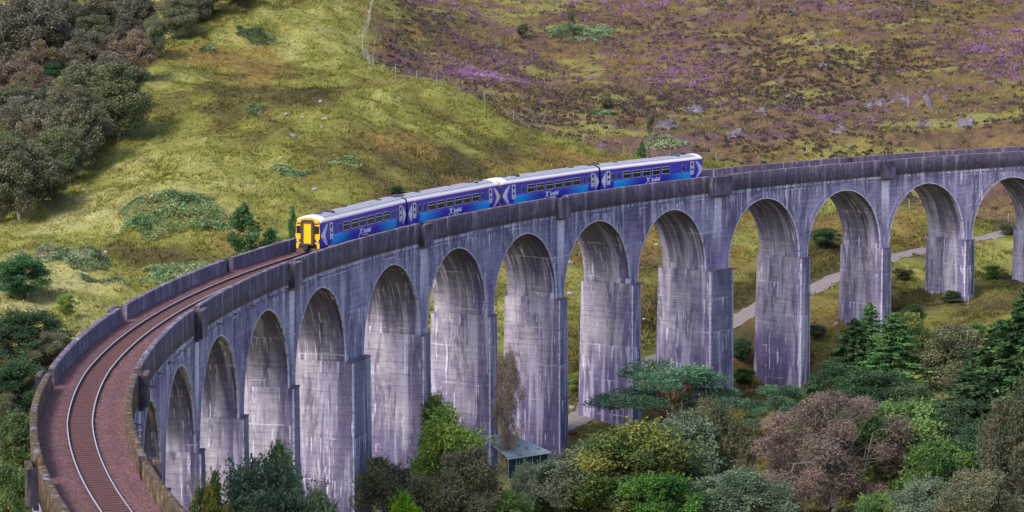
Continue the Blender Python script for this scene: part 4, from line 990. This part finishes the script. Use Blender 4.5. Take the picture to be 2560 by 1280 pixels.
GF = 'trees in the valley at the foot of the viaduct'
FORE = [
 ('willow', 665, 240, 1150, 330, 'large silvery grey-green willow in front of the nearest tall piers', 'willow_tree'),
 ('yellow', 525, 232, 1185, 110, 'small yellowing tree at the left side of the silvery willow', 'broadleaf_tree'),
 ('yellow', 800, 252, 1225, 110, 'small yellow-green tree at the right foot of the silvery willow', 'broadleaf_tree'),
 ('green', 705, 255, 1108, 60, 'thin green sapling rising behind the silvery willow', 'sapling'),
 ('drab', 990, 282, 1150, 200, 'dark feathery tree before the pier right of the silvery willow', 'broadleaf_tree'),
 ('lime', 1110, 292, 1020, 165, 'bright yellow-green tree against the pier left of the shelter', 'broadleaf_tree'),
 ('green', 1092, 296, 985, 55, 'slim pale green sapling above the yellow-green tree', 'sapling'),
 ('drab', 1165, 284, 1128, 200, 'olive-brown tree in front of the bright yellow-green tree', 'broadleaf_tree'),
 ('lime', 1010, 270, 1235, 90, 'low lime-green bush at the bottom edge under the feathery tree', 'broadleaf_tree'),
 ('green', 1270, 286, 1232, 120, 'green bush at the bottom edge below the teal shelter', 'broadleaf_tree'),
 ('willow', 1430, 300, 1128, 190, 'grey-green willow right of the teal shelter', 'willow_tree'),
 ('yellow', 1590, 296, 1065, 290, 'large tree with bright yellow leaf tips at the bottom centre', 'broadleaf_tree'),
 ('willow', 1715, 306, 1035, 230, 'grey-green willow right of the yellow-tipped tree', 'willow_tree'),
 ('drab', 1800, 310, 1000, 150, 'tall olive-brown tree between the willow and the bare pink tree', 'broadleaf_tree'),
 ('willow', 1860, 290, 1175, 230, 'grey-green bush at the bottom edge left of the bare pink tree', 'willow_tree'),
 ('pine', 1672, 341, 912, 330, 'spreading Scots pine with flat blue-green plates and reddish limbs', 'pine_tree'),
 ('pine', 1950, 338, 965, 150, 'small blue-green pine left of the bare pink tree', 'pine_tree'),
 ('yellow', 2003, 352, 985, 50, 'small golden shrub beside the small blue-green pine', 'shrub'),
 ('twig', 2075, 300, 985, 340, 'wide bare-looking pinkish brown tree in the lower right', 'bare_tree'),
 ('green', 2265, 304, 1005, 235, 'fresh green tree right of the bare pink tree', 'broadleaf_tree'),
 ('dark', 2430, 318, 995, 220, 'very dark green tree right of the fresh green tree', 'broadleaf_tree'),
 ('dark', 2350, 326, 1010, 150, 'dark green crown behind the fresh green tree', 'broadleaf_tree'),
 ('spruce', 2135, 357, 800, 150, 'dark pointed spruce in front of the second pier from the right', 'spruce_tree'),
 ('larch', 2235, 350, 785, 240, 'light green larch with a bare dark mast right of the dark spruce', 'larch_tree'),
 ('yellow', 2280, 362, 785, 110, 'yellow-green crown behind the light green larch', 'broadleaf_tree'),
 ('larch', 2175, 364, 760, 110, 'soft green larch just behind the dark pointed spruce', 'larch_tree'),
 ('dark', 2090, 348, 905, 150, 'dark round alder at the foot of the pointed spruce', 'broadleaf_tree'),
 ('birch_olive', 2390, 350, 815, 150, 'grey-olive birch standing alone on the slope by the right spruces', 'birch_tree'),
 ('spruce', 2500, 322, 815, 300, 'tall dark spruce with drooping boughs at the right', 'spruce_tree'),
 ('spruce', 2570, 318, 725, 330, 'tallest dark spruce cut by the right edge', 'spruce_tree'),
 ('spruce', 2425, 330, 915, 230, 'smaller dark spruce left of the tall right-edge spruces', 'spruce_tree'),
 ('drab', 2560, 284, 940, 170, 'grey-brown tree in the lower right corner before the spruces', 'broadleaf_tree'),
 ('willow', 2320, 280, 1200, 230, 'grey-green bush at the bottom edge right of the bare pink tree', 'willow_tree'),
 ('drab', 2450, 276, 1180, 200, 'ochre-brown bush at the bottom right corner', 'broadleaf_tree'),
 ('green', 2190, 282, 1235, 130, 'green bush at the bottom edge under the fresh green tree', 'broadleaf_tree'),
 ('green', 2050, 322, 1010, 130, 'green crown between the small blue-green pine and the bare pink tree', 'broadleaf_tree'),
 ('lime', 2190, 318, 1040, 120, 'yellow-green crown at the left shoulder of the fresh green tree', 'broadleaf_tree'),
 ('green', 2340, 296, 1105, 170, 'mid-green crown below the very dark green tree', 'broadleaf_tree'),
 ('dark', 2480, 300, 1060, 200, 'dark green crown in front of the tall dark spruces', 'broadleaf_tree'),
 ('willow', 1318, 298, 1158, 90, 'grey-green crown partly covering the right end of the shelter', 'willow_tree'),
 ('green', 1650, 288, 1185, 200, 'mid-green crown at the bottom edge under the yellow-tipped tree', 'broadleaf_tree'),
 ('dark', 2185, 338, 925, 210, 'dark leafy crown filling the gap under the light green larch', 'broadleaf_tree'),
 ('dark', 2290, 330, 960, 170, 'dark crown between the larch and the grey-olive birch', 'broadleaf_tree'),
 ('drab', 1985, 318, 1075, 150, 'dull green scrub under the small blue-green pine', 'broadleaf_tree'),
 ('willow', 1500, 308, 1095, 170, 'grey-green crown behind the yellow-tipped tree', 'willow_tree'),
 ('green', 1345, 300, 1200, 90, 'fresh green bush between the shelter and the grey-green willow', 'broadleaf_tree'),
 ('drab', 2480, 338, 905, 170, 'dull green crown behind the right spruces', 'broadleaf_tree'),
 ('thintwig', 1268, 309, 870, 100, 'tall reddish brown bare tree between two piers above the shelter', 'bare_tree'),
 ('dark', 55, 372, 640, 150, 'dark round bush tree by the left edge above the near wall', 'broadleaf_tree'),
 ('lime', 165, 362, 735, 45, 'small bright green shrub beside the dark round bush tree', 'shrub'),
 ('dark', 60, 332, 775, 190, 'dark scrubby tree at the left edge behind the near wall', 'broadleaf_tree'),
 ('drab', 130, 330, 830, 110, 'grey-olive scrub tight against the curve of the far parapet', 'broadleaf_tree'),
 ('dark', 40, 318, 900, 130, 'dark scrub below the dark scrubby left-edge tree', 'broadleaf_tree'),
 ('green', 45, 295, 1030, 120, 'green tree at the left edge beside the near end of the wall', 'broadleaf_tree'),
 ('drab', 5, 305, 985, 90, 'brownish tree cut by the left edge above the green tree', 'broadleaf_tree'),
 ('green', 25, 270, 1160, 120, 'low green scrub in the bottom left corner', 'broadleaf_tree'),
 ('poplar', 610, 388, 512, 95, 'upright dark green aspen behind the far wall left of the train', 'aspen_tree'),
 ('poplar', 733, 388, 518, 34, 'narrow aspen just left of the yellow train front', 'aspen_tree'),
 ('poplar', 680, 388, 572, 110, 'low aspen scrub between the two upright aspens', 'aspen_tree')]
for i, w in enumerate(FORE): tree_D(w[0], w[1], w[2], w[3], w[4], w[5], w[6], GF if w[1] > 400 and w[0] != 'poplar' else None, 'shrub' if w[6] == 'shrub' else 'tree', i % 3)
for k, px, py, h, w, lab, nm in (
 ('birch_olive', 1428, 92, 68, 18, 'slim white-stemmed sapling high on the heather hillside', 'sapling'),
 ('drab', 1306, 96, 36, 34, 'small dark bush left of the slim sapling on the heather hillside', 'shrub'),
 ('birch_olive', 1624, 342, 56, 22, 'thin white-stemmed sapling beside the big grey rock slab', 'sapling'),
 ('larch', 1604, 394, 42, 30, 'small grey-green conifer by the fence behind the train', 'conifer_sapling'),
 ('drab', 1516, 275, 30, 32, 'low olive bush in the heather above the last carriages', 'shrub'),
 ('lime', 1433, 985, 52, 46, 'round yellow-green bush between two piers by the gravel path', 'shrub'),
 ('dark', 2062, 620, 50, 105, 'wide dark green thicket seen through a right-hand arch', 'shrub'),
 ('dark', 990, 490, 26, 36, 'small dark green bush just above the first carriage roof', 'shrub'),
 ('drab', 2520, 590, 34, 60, 'grey shrub beside the path end at the right edge', 'shrub'),
 ('dark', 2380, 760, 34, 110, 'dark scrub round the foot of the last right-hand pier', 'shrub'),
 ('dark', 1850, 905, 60, 70, 'dark thicket in the arch left of the third pier from the right', 'shrub'),
 ('dark', 2285, 800, 38, 100, 'olive-dark scrub on the slope above the light green larch', 'shrub'),
 ('dark', 1990, 640, 34, 60, 'green scrub by the path in the third arch from the right', 'shrub'),
 ('drab', 2255, 700, 30, 70, 'grey-green scrub in the second arch from the right', 'shrub'),
 ('green', 2480, 700, 36, 90, 'green low scrub at the right edge below the path end', 'shrub'),
 ('green', 2440, 850, 40, 110, 'green scrub on the bank above the right-edge spruces', 'shrub'),
 ('drab', 2040, 850, 40, 80, 'grey-green scrub between the second and third piers from the right', 'shrub'),
 ('green', 1860, 960, 40, 80, 'green scrub at the foot of the third pier from the right', 'shrub'),
 ('drab', 2300, 870, 36, 90, 'olive scrub above the grey-olive lone birch', 'shrub'),
 ('drab', 2160, 745, 26, 60, 'dull scrub on the bank beside the gravel path', 'shrub')):
    tree_px(k, px, py, h, w, lab, nm, None, 'sapling' if 'sapling' in nm else 'shrub', 1)

# bracken beds, each a low mound of fronds on the slope
for px, py, wp, hp, dome, lab, hue in (
 (430, 545, 310, 130, 1.6, 'largest green bracken mound on the grass slope left of the train', 0.5),
 (640, 92, 100, 55, 0.9, 'dark green bracken clump high on the grass hill', 0.2),
 (524, 128, 55, 24, 0.6, 'small bracken tuft left of the high dark clump', 0.3),
 (150, 655, 250, 75, 1.0, 'pale green bracken bed at the left edge above the dark bush', 0.5),
 (440, 690, 200, 62, 1.0, 'green bracken strip just beyond the curved far wall', 0.55),
 (255, 708, 130, 24, 0.6, 'brownish bracken strip left of the green strip by the wall', 0.35),
 (862, 402, 105, 28, 0.7, 'bracken patch on the knoll above the front carriage', 0.5),
 (725, 432, 110, 34, 0.5, 'sparse bracken trailing left below the knoll', 0.45),
 (642, 273, 72, 14, 0.7, 'narrow dark bracken line in the middle of the grass slope', 0.3),
 (1450, 84, 180, 62, 0.9, 'green bracken bed among heather below the slim sapling', 0.5),
 (1668, 362, 130, 34, 0.6, 'green bracken beside the fence behind the last carriage', 0.55),
 (1500, 284, 70, 24, 0.6, 'small green bracken patch in the lower heather', 0.5)):
    p = hit(px, py); D = math.hypot(*(p-CAM)[:2]); rx = wp*D/FPX/2; a = hit(px, py-hp/2); b = hit(px, py+hp/2); ry = max(1.2, np.hypot(*(a-b)[:2])/2*0.8)
    g = np.random.default_rng(int(px)); n = int(min(26000, 220*rx*ry)); t = 1.2*g.random(n)**0.55; an = g.random(n)*6.283
    t = t*(1+0.22*np.sin(3*an+px)+0.14*np.sin(7*an)); lx = t*np.cos(an)*rx; ly = t*np.sin(an)*ry
    cx, cyy = (a[0]+b[0])/2, (a[1]+b[1])/2
    X_, Y_ = cx+lx, cyy+ly; Z_ = height(X_, Y_)+dome*np.clip(1-t*t/1.3, 0, 1)*(0.6+0.8*(vnoise(X_/1.6, Y_/1.6, 33)+0.5))*g.random(n)**0.3+0.05+0.9*np.clip(vnoise(X_/3.1, Y_/3.1, 36), -0.25, 0.5)
    keep_ = vnoise(X_/2.1, Y_/2.1, 37)+0.55*(1-t*t) > 0.02; X_, Y_, Z_ = X_[keep_], Y_[keep_], Z_[keep_]; n = len(X_)
    P = np.stack([X_, Y_, Z_], -1); ax_ = np.stack([g.normal(size=n), g.normal(size=n), 0.35+0*X_], -1)
    V, F_ = cards(P, 0.38, g, ax_, 0.45, 0.5)
    ti = np.repeat(np.clip(hue+0.9*vnoise(X_/2.6, Y_/2.6, 34)+0.4*vnoise(X_/0.9, Y_/0.9, 35)+0.14*g.normal(size=n), 0, 1), 4)
    me = np_mesh('bracken_patch', V-[cx, cyy, p[2]], F_, L['bracken'], {'tint': ti}); o = link('bracken_patch', me); o.location = (cx, cyy, p[2])
    tag(o, lab, 'bracken', 'bracken beds on the hillside')

# ------------------------------------------------------------------ grass and heather cover
g = np.random.default_rng(99)
def scatter(n, D0, D1, pad=80):
    D = np.sqrt(g.random(n)*(D1**2-D0**2)+D0**2); px = -pad+g.random(n)*(2560+2*pad)
    v = FWD[None]+RIGHT[None]*((px-1280)/FPX)[:, None]; h = v[:, :2]/np.hypot(v[:, 0], v[:, 1])[:, None]
    return CAM[0]+h[:, 0]*D, CAM[1]+h[:, 1]*D
x, y = scatter(230000, 300, 668)
sd = hsd(x, y)+6*vnoise(x/9, y/9, 11); hm = np.clip((sd+2)/6, 0, 1)*np.clip((-y-185)/60, 0, 1)
dp = np.full(len(x), 1e9)
for i in range(0, len(PATHC), 2): dp = np.minimum(dp, np.hypot(x-PATHC[i, 0], y-PATHC[i, 1]))
rr_ = np.hypot(x, y)
keep = (dp > 1.75+0.5*g.random(len(x))) & ((rr_ > R0+5) | (rr_ < R0-5) | True) & (g.random(len(x)) > hm*0.55)
x, y, hm = x[keep], y[keep], hm[keep]; z = height(x, y); n = len(x); K = 4
hh = (0.12+0.34*np.clip(0.5+vnoise(x/4, y/4, 51)*1.6, 0, 1))*(0.7+0.6*g.random(n))
bx = np.repeat(x, K)+g.normal(size=n*K)*0.22; by = np.repeat(y, K)+g.normal(size=n*K)*0.22; bz = np.repeat(z, K)-0.12; bh = np.repeat(hh, K)*(0.7+0.6*g.random(n*K))
an = g.random(n*K)*6.283; w_ = 0.07+0.05*g.random(n*K); ln = g.normal(size=(n*K, 2))*0.25
V = np.stack([np.stack([bx-np.cos(an)*w_, by-np.sin(an)*w_, bz], -1), np.stack([bx+np.cos(an)*w_, by+np.sin(an)*w_, bz], -1), np.stack([bx+ln[:, 0], by+ln[:, 1], bz+bh+0.1], -1)], 1).reshape(-1, 3)
tb = np.clip(0.88*np.clip(tone(x, y)+0.62*vnoise(x/1.9, y/2.4, 62)+0.06*g.normal(size=n), 0.02, 0.98), 0, 0.8)+0.0
ru = (g.random(n) < rust(x, y)*0.5); tb = np.where(ru, 0.88+0.12*g.random(n), tb); hr = g.random(n); tb = np.where((hm > 0.5) & ~ru, np.where(hr < 0.33, 0.9+0.1*g.random(n), np.minimum(tb, 0.42)), tb)
ti = np.repeat(np.clip(np.repeat(tb, K)+0.03*g.normal(size=n*K), 0, 1), 3)
tag(link('grass', np_mesh('grass', V, np.arange(len(V)).reshape(-1, 3), L['grass'], {'tint': ti})), 'yellow-green and rusty moor grass covering the hillsides', 'grass', None, 'stuff')

x, y = scatter(52000, 440, 690)
sd = hsd(x, y); pn = vnoise(x/16, y/24, 71)+0.6*vnoise(x/5.5, y/7, 72)
fr = np.clip((sd-1)/5, 0, 1)*np.clip((-y-185)/60, 0, 1)*np.clip(0.55+1.5*pn, 0.08, 1)
keep = g.random(len(x)) < fr*0.62
x, y = x[keep], y[keep]; z = height(x, y); n = len(x); K = 26
pur = np.clip(0.27+1.7*vnoise(x/20+3, y/34, 73)+0.5*vnoise(x/4, y/5, 75)+0.0034*(-y-330), 0.0, 1.0)
r = 0.4+0.85*g.random(n)**2
d = unit(g.normal(size=(n, K, 3))); d[..., 2] = np.abs(d[..., 2])
P = (np.stack([x, y, z], -1)[:, None]+d*(r[:, None]*(0.5+0.5*g.random((n, K))))[..., None]*[1, 1, 0.85]).reshape(-1, 3)
V, F_ = cards(P, 0.34, g, d.reshape(-1, 3)*0.7, 0.6)
ti = np.repeat(np.clip(np.repeat(pur+0.10*g.normal(size=n), K)+0.09*g.normal(size=n*K), 0, 1), 4)
tag(link('heather', np_mesh('heather', V, F_, L['heather'], {'tint': ti})), 'purple and brown heather clumps covering the right hillside', 'heather', None, 'stuff')

# ------------------------------------------------------------------ rocks
def rock(px, py, wp, hp, lab, name, group, cat, flat=0.35, seed=0, dep=None):
    p = hit(px, py); k = math.hypot(*(p-CAM)[:2])/FPX; rx = wp*k/2; rz = hp*k/2
    b = bmesh.new(); bmesh.ops.create_icosphere(b, subdivisions=3, radius=1.0); g = np.random.default_rng(seed+int(px))
    ph = g.random(9)*6.28; pl = unit(g.normal(size=(9, 3))); ofs = g.uniform(0.55, 0.95, 9)
    dep_ = dep if dep else max(rx*0.7, 0.4)
    for v in b.verts:
        c = np.array(v.co); s_ = 1.0
        for q_, of in zip(pl, ofs):
            t_ = c@q_
            if t_ > of: c = c-q_*(t_-of)*0.85
        c = c*(1+0.07*math.sin(5*c[0]+ph[0])*math.sin(6*c[1]+ph[1])+0.05*math.sin(11*c[2]+ph[2]))
        v.co = c
    me = bpy.data.meshes.new(name); b.to_mesh(me); b.free(); me.materials.append(M['boulder'])
    o = link(name, me); o.location = tuple(p+[0, 0, -0.05]); o.scale = (rx*1.1, dep_*1.1, max(rz*1.15, 0.2)); o.rotation_euler = (0, 0, 0)
    tag(o, lab, cat, group); return o, k
def outcrop(px, py, wp, hp, tilt, lab, seed):
    """bare rock slab lying in the slope: a broken sheet of rock following the ground, 0.3 m proud"""
    a = hit(px, py); k = math.hypot(*(a-CAM)[:2])/FPX; g = np.random.default_rng(seed)
    u = hit(px, py-hp/2); l_ = hit(px, py+hp/2); dv = (u-l_)[:2]; dl = np.linalg.norm(dv)
    N = 18; A, B = np.meshgrid(np.linspace(-1, 1, N), np.linspace(-1, 1, N), indexing='ij')
    rad = np.hypot(A, B); an = np.arctan2(B, A); lim = 0.72+0.2*np.sin(2*an+seed)+0.16*np.sin(5*an+seed*2)+0.1*np.sin(9*an)
    hx = A*wp*k/2; hy = B*max(dl/2, 0.8)
    X_ = a[0]-hx+tilt*0*hy; X_ = a[0]+(-hx)+tilt*(-B)*wp*k*0.35; Y_ = a[1]-hy
    hgt = np.where(rad < lim*0.95, 0.16+0.6*vnoise(X_/1.1, Y_/1.1, seed+80)+0.5*vnoise(X_/0.5, Y_/0.5, seed+81), -0.6)
    Z_ = height(X_, Y_)+hgt
    ix = np.arange(N*N).reshape(N, N); cen = np.array([a[0], a[1], a[2]])
    me = np_mesh('rock_outcrop', np.stack([X_, Y_, Z_], -1).reshape(-1, 3)-cen, np.stack([ix[:-1, :-1], ix[1:, :-1], ix[1:, 1:], ix[:-1, 1:]], -1).reshape(-1, 4), M['rock'])
    o = link('rock_outcrop', me); o.location = tuple(cen); tag(o, lab, 'rock', 'bare rock outcrops on the heather hillside')
for i, (px, py, w, h, t, lab) in enumerate((
 (1668, 310, 66, 36, 0.5, 'largest pale rock slab in the heather above the last carriage'),
 (1738, 270, 46, 40, 0.6, 'rough rock step up right of the largest pale slab'),
 (1785, 240, 34, 14, 0.4, 'thin rock ledge at the top of the stepped slabs'),
 (1838, 343, 74, 20, 0.5, 'long smooth pale slab slanting right of the train tail'),
 (1907, 283, 28, 28, 0.2, 'blocky pale rock between the slanting slab and the long ledge'),
 (1990, 246, 66, 20, 0.7, 'long slanting rock ledge in the middle of the right hillside'),
 (1945, 200, 24, 24, 0.5, 'small rock face above the long slanting ledge'),
 (2058, 164, 30, 16, 0.0, 'pale rock highest in the middle of the right hillside'),
 (2195, 264, 66, 24, -0.3, 'grey rock at the left foot of the paired pale slabs'),
 (2262, 248, 34, 38, 0.7, 'left one of the paired upright pale slabs'),
 (2322, 252, 28, 48, 0.5, 'right one of the paired upright pale slabs'),
 (2364, 244, 14, 18, 0.3, 'small pale rock right of the paired slabs'),
 (2095, 325, 70, 16, 0.2, 'low dark rock ledge above the right part of the parapet'),
 (2312, 312, 48, 22, -0.2, 'bluish rock patch below the paired slabs'),
 (2415, 310, 60, 30, 0.2, 'broken dark rocks at the right below the paired slabs'),
 (2250, 178, 24, 12, 0.0, 'lone pale rock above the paired slabs'),
 (1986, 29, 22, 14, 0.3, 'pale rock near the top edge among purple heather'))):
    outcrop(px, py, w, h, t, lab, i+1)
for i, (px, py, w, h, lab) in enumerate((
 (731, 341, 20, 15, 'speckled grey boulder standing alone on the grass slope'),
 (812, 297, 22, 10, 'flat white boulder right of the lone speckled boulder'),
 (758, 292, 9, 6, 'small white stone just left of the flat white boulder'),
 (797, 272, 7, 6, 'tiny white stone above the flat white boulder'),
 (800, 253, 12, 8, 'grey stone highest of the little group on the grass slope'),
 (716, 285, 9, 6, 'pale stone left end of the little group on the grass slope'),
 (804, 317, 8, 7, 'grey stone below the flat white boulder'),
 (785, 474, 18, 12, 'pale boulder above the front carriage roof'),
 (214, 475, 18, 8, 'mauve boulder on the slope below the wood'),
 (200, 491, 16, 5, 'white flat stone left of the mauve boulder'),
 (264, 632, 14, 11, 'white boulder above the pale bracken bed at the left'),
 (231, 592, 10, 6, 'white stone left of the largest bracken mound'),
 (456, 133, 9, 6, 'white stone in the scree below the wood corner'),
 (475, 146, 10, 6, 'pale stone at the low end of the scree below the wood corner'),
 (922, 29, 8, 8, 'white stone beside the fence near the top edge'),
 (1425, 655, 18, 10, 'grey boulder seen through the middle arch'),
 (1424, 732, 20, 9, 'low grey boulder nearest the pier in the middle arch'),
 (1430, 1018, 17, 13, 'black and white boulder beside the path between piers'),
 (1640, 612, 12, 8, 'pale stone seen through the arch under the last carriage'),
 (1610, 797, 12, 8, 'pale stone beside the path through the arch'),
 (2090, 810, 16, 11, 'mauve stone at the foot of the second pier from the right'),
 (2068, 24, 16, 9, 'whitish stone near the top edge right of centre'))):
    rock(px, py, w, h, lab, 'boulder', 'boulders on the grass slopes', 'boulder', seed=i)

# ------------------------------------------------------------------ fences
M['post'] = plain('weathered_fence_post', (0.33, 0.31, 0.31), 0.9, 0, 0.2)
def mat_mesh():
    t = NT('pale_fence_wire'); return t.done((0.45, 0.50, 0.48), 0.5, 0.3)
M['wire'] = mat_mesh()
def fence(P, spacing, h, label, mesh_rows, wr):
    seg = np.concatenate([[0], np.cumsum(np.linalg.norm(np.diff(P[:, :2], axis=0), axis=1))]); n = int(seg[-1]/spacing)
    st = np.linspace(0, seg[-1], n+1); xy = np.stack([np.interp(st, seg, P[:, i]) for i in (0, 1)], -1)
    zz = height(xy[:, 0], xy[:, 1]); base = np.array([xy[0, 0], xy[0, 1], zz[0]])
    f = empty('deer_fence', tuple(base)); tag(f, label, 'fence')
    for (x_, y_), z_ in zip(xy, zz):
        mb = MB(); mb.tube([(0, 0, -0.5), (0, 0, h+0.15)], [0.045, 0.04], 6); o = mb.obj('post', M['post'], f); o.location = (x_-base[0], y_-base[1], z_-base[2])
    mb = MB(); s2 = np.linspace(0, seg[-1], n*3+1); x2 = np.interp(s2, seg, P[:, 0]); y2 = np.interp(s2, seg, P[:, 1]); z2 = height(x2, y2)
    zl_ = np.maximum(z2, np.interp(s2, st, zz))
    for r_ in range(mesh_rows):
        hgt = 0.12+(h-0.12)*r_/(mesh_rows-1)
        mb.tube([(a-base[0], b-base[1], c+hgt-base[2]) for a, b, c in zip(x2, y2, zl_)], wr, 3, cap=False)
    mb.obj('wire_mesh', M['wire'], f)
fence(smooth_poly(FENCE[:6], 60), 4.2, 1.9, 'tall wire deer fence climbing the ridge between grass and heather', 9, 0.010)
fence(smooth_poly(FENCE[5:], 70), 7.2, 1.9, 'deer fence posts running down behind the train at the heather edge', 4, 0.004)
fence(smooth_poly(FENCE2, 50), 7.0, 1.8, 'fence with sparse posts seen through the right-hand arches', 4, 0.004)
pp = np.array([hit(a, b) for a, b in ((2280, 800), (2330, 780), (2370, 772), (2420, 770))])
fence(pp, 5.0, 1.2, 'short post fence on the bank below the last right-hand pier', 3, 0.005)

# ------------------------------------------------------------------ shelter under the arch, tank, log
def mat_canopy():
    t = NT('mossy_teal_roof_sheet'); p = t.obj(); x, y, z = t.sep(p); f = t.noise(t.vmul(p, (0.9, 0.9, 0.9)), 1.0, 4, 0.6)
    c = t.ramp(f, [(0.35, (0.17, 0.24, 0.30)), (0.50, (0.27, 0.34, 0.39)), (0.62, (0.17, 0.135, 0.06))]); return t.done(c, 0.6)
SP_ = at(1292, 1170, 311); sx, sy = SP_[0], SP_[1]; sz0 = gz(sx, sy)
SH = empty('shelter', (sx, sy, sz0), math.radians(217)); SH.scale = (0.84, 0.84, 0.8); tag(SH, 'low open shelter with pale teal roof and green mesh walls beside a pier', 'shelter')
mb = MB(); zh = 3.0
mb.prism([(-3.6, -2.3, zh), (3.6, -2.3, zh-0.1), (0.9, 2.6, zh+1.9), (-3.6, 2.6, zh+2.1)], (0, 0, -0.10)); mb.obj('roof', mat_canopy(), SH)
mb = MB(); mb.box(-3.6, 3.6, -2.42, -2.32, zh-0.32, zh-0.12)
mb.obj('gutter', plain('pale_gutter', (0.5, 0.46, 0.5), 0.6), SH)
gm = plain('dark_green_mesh_sheet', (0.008, 0.045, 0.052), 0.7, 0, 0.25, 1.5)
for i in range(5):
    mb = MB(); mb.box(-3.2+i*1.3, -1.96+i*1.3, 2.02-4.2, 2.06-4.2, 0.0, zh-0.35); mb.obj('mesh_panel', gm, SH)
mb = MB(); mb.box(3.24, 3.28, -2.1, 1.2, 0, zh-0.35); mb.obj('mesh_panel', gm, SH)
for i in range(6):
    mb = MB(); mb.tube([(-3.24+i*1.3, -2.2, -0.4), (-3.24+i*1.3, -2.2, zh-0.15)], 0.05, 6); mb.obj('post', M['post'], SH)
def tank(px, py, D_):
    p = hit(px, py); r_ = 0.95
    t = empty('water_tank', tuple(p)); tag(t, 'dark rounded tank half hidden behind the spreading pine', 'tank')
    mb = MB(); pr = [(0.95, 0.0), (0.98, 1.0), (0.92, 1.3), (0.7, 1.6), (0.35, 1.75), (0.3, 1.85)]
    n = 18; b = 0
    for rr2, z_ in pr:
        for k in range(n): mb.v.append((rr2*math.cos(6.283*k/n), rr2*math.sin(6.283*k/n), z_))
    for i in range(len(pr)-1):
        for k in range(n): mb.f.append([i*n+k, i*n+(k+1) % n, (i+1)*n+(k+1) % n, (i+1)*n+k]); mb.m.append(0)
    mb.f.append([(len(pr)-1)*n+k for k in range(n)]); mb.m.append(0)
    tm_ = plain('dark_blue_black_plastic', (0.012, 0.014, 0.028), 0.3); mb.obj('tank_body', tm_, t, True)
    mb = MB(); mb.tube([(0, 0, 1.84), (0, 0, 1.95)], 0.33, 14); mb.obj('lid', tm_, t)
    t.scale = (1.2, 1.2, 1.2)
tank(1634, 1004, 0)
def log(px, py):
    p = hit(px, py); o = empty('fallen_log', tuple(p), 0.25); tag(o, 'short brown fallen log on the grass by the path between piers', 'log')
    mb = MB(); mb.tube([(-0.65, 0, 0.2), (-0.1, 0.03, 0.24), (0.6, 0, 0.2)], [0.24, 0.26, 0.22], 9); mb.obj('log_trunk', plain('brown_log_bark', (0.14, 0.095, 0.075), 0.9, 0, 0.4, 5), o)
    mb = MB(); mb.tube([(0.1, 0, 0.4), (0.25, 0.1, 0.7)], [0.05, 0.03], 6); mb.obj('branch_stub', M['bark'], o)
log(1428, 1085)

# origins at the base of the long things
def rebase(root, loc):
    loc = Vector(loc)
    for c in list(root.children): c.location = Vector(c.location)-loc
    root.location = loc
rebase(VO, VP((sp(5), 0, -31))); rebase(TR, VP((0, 0, -1.3)))
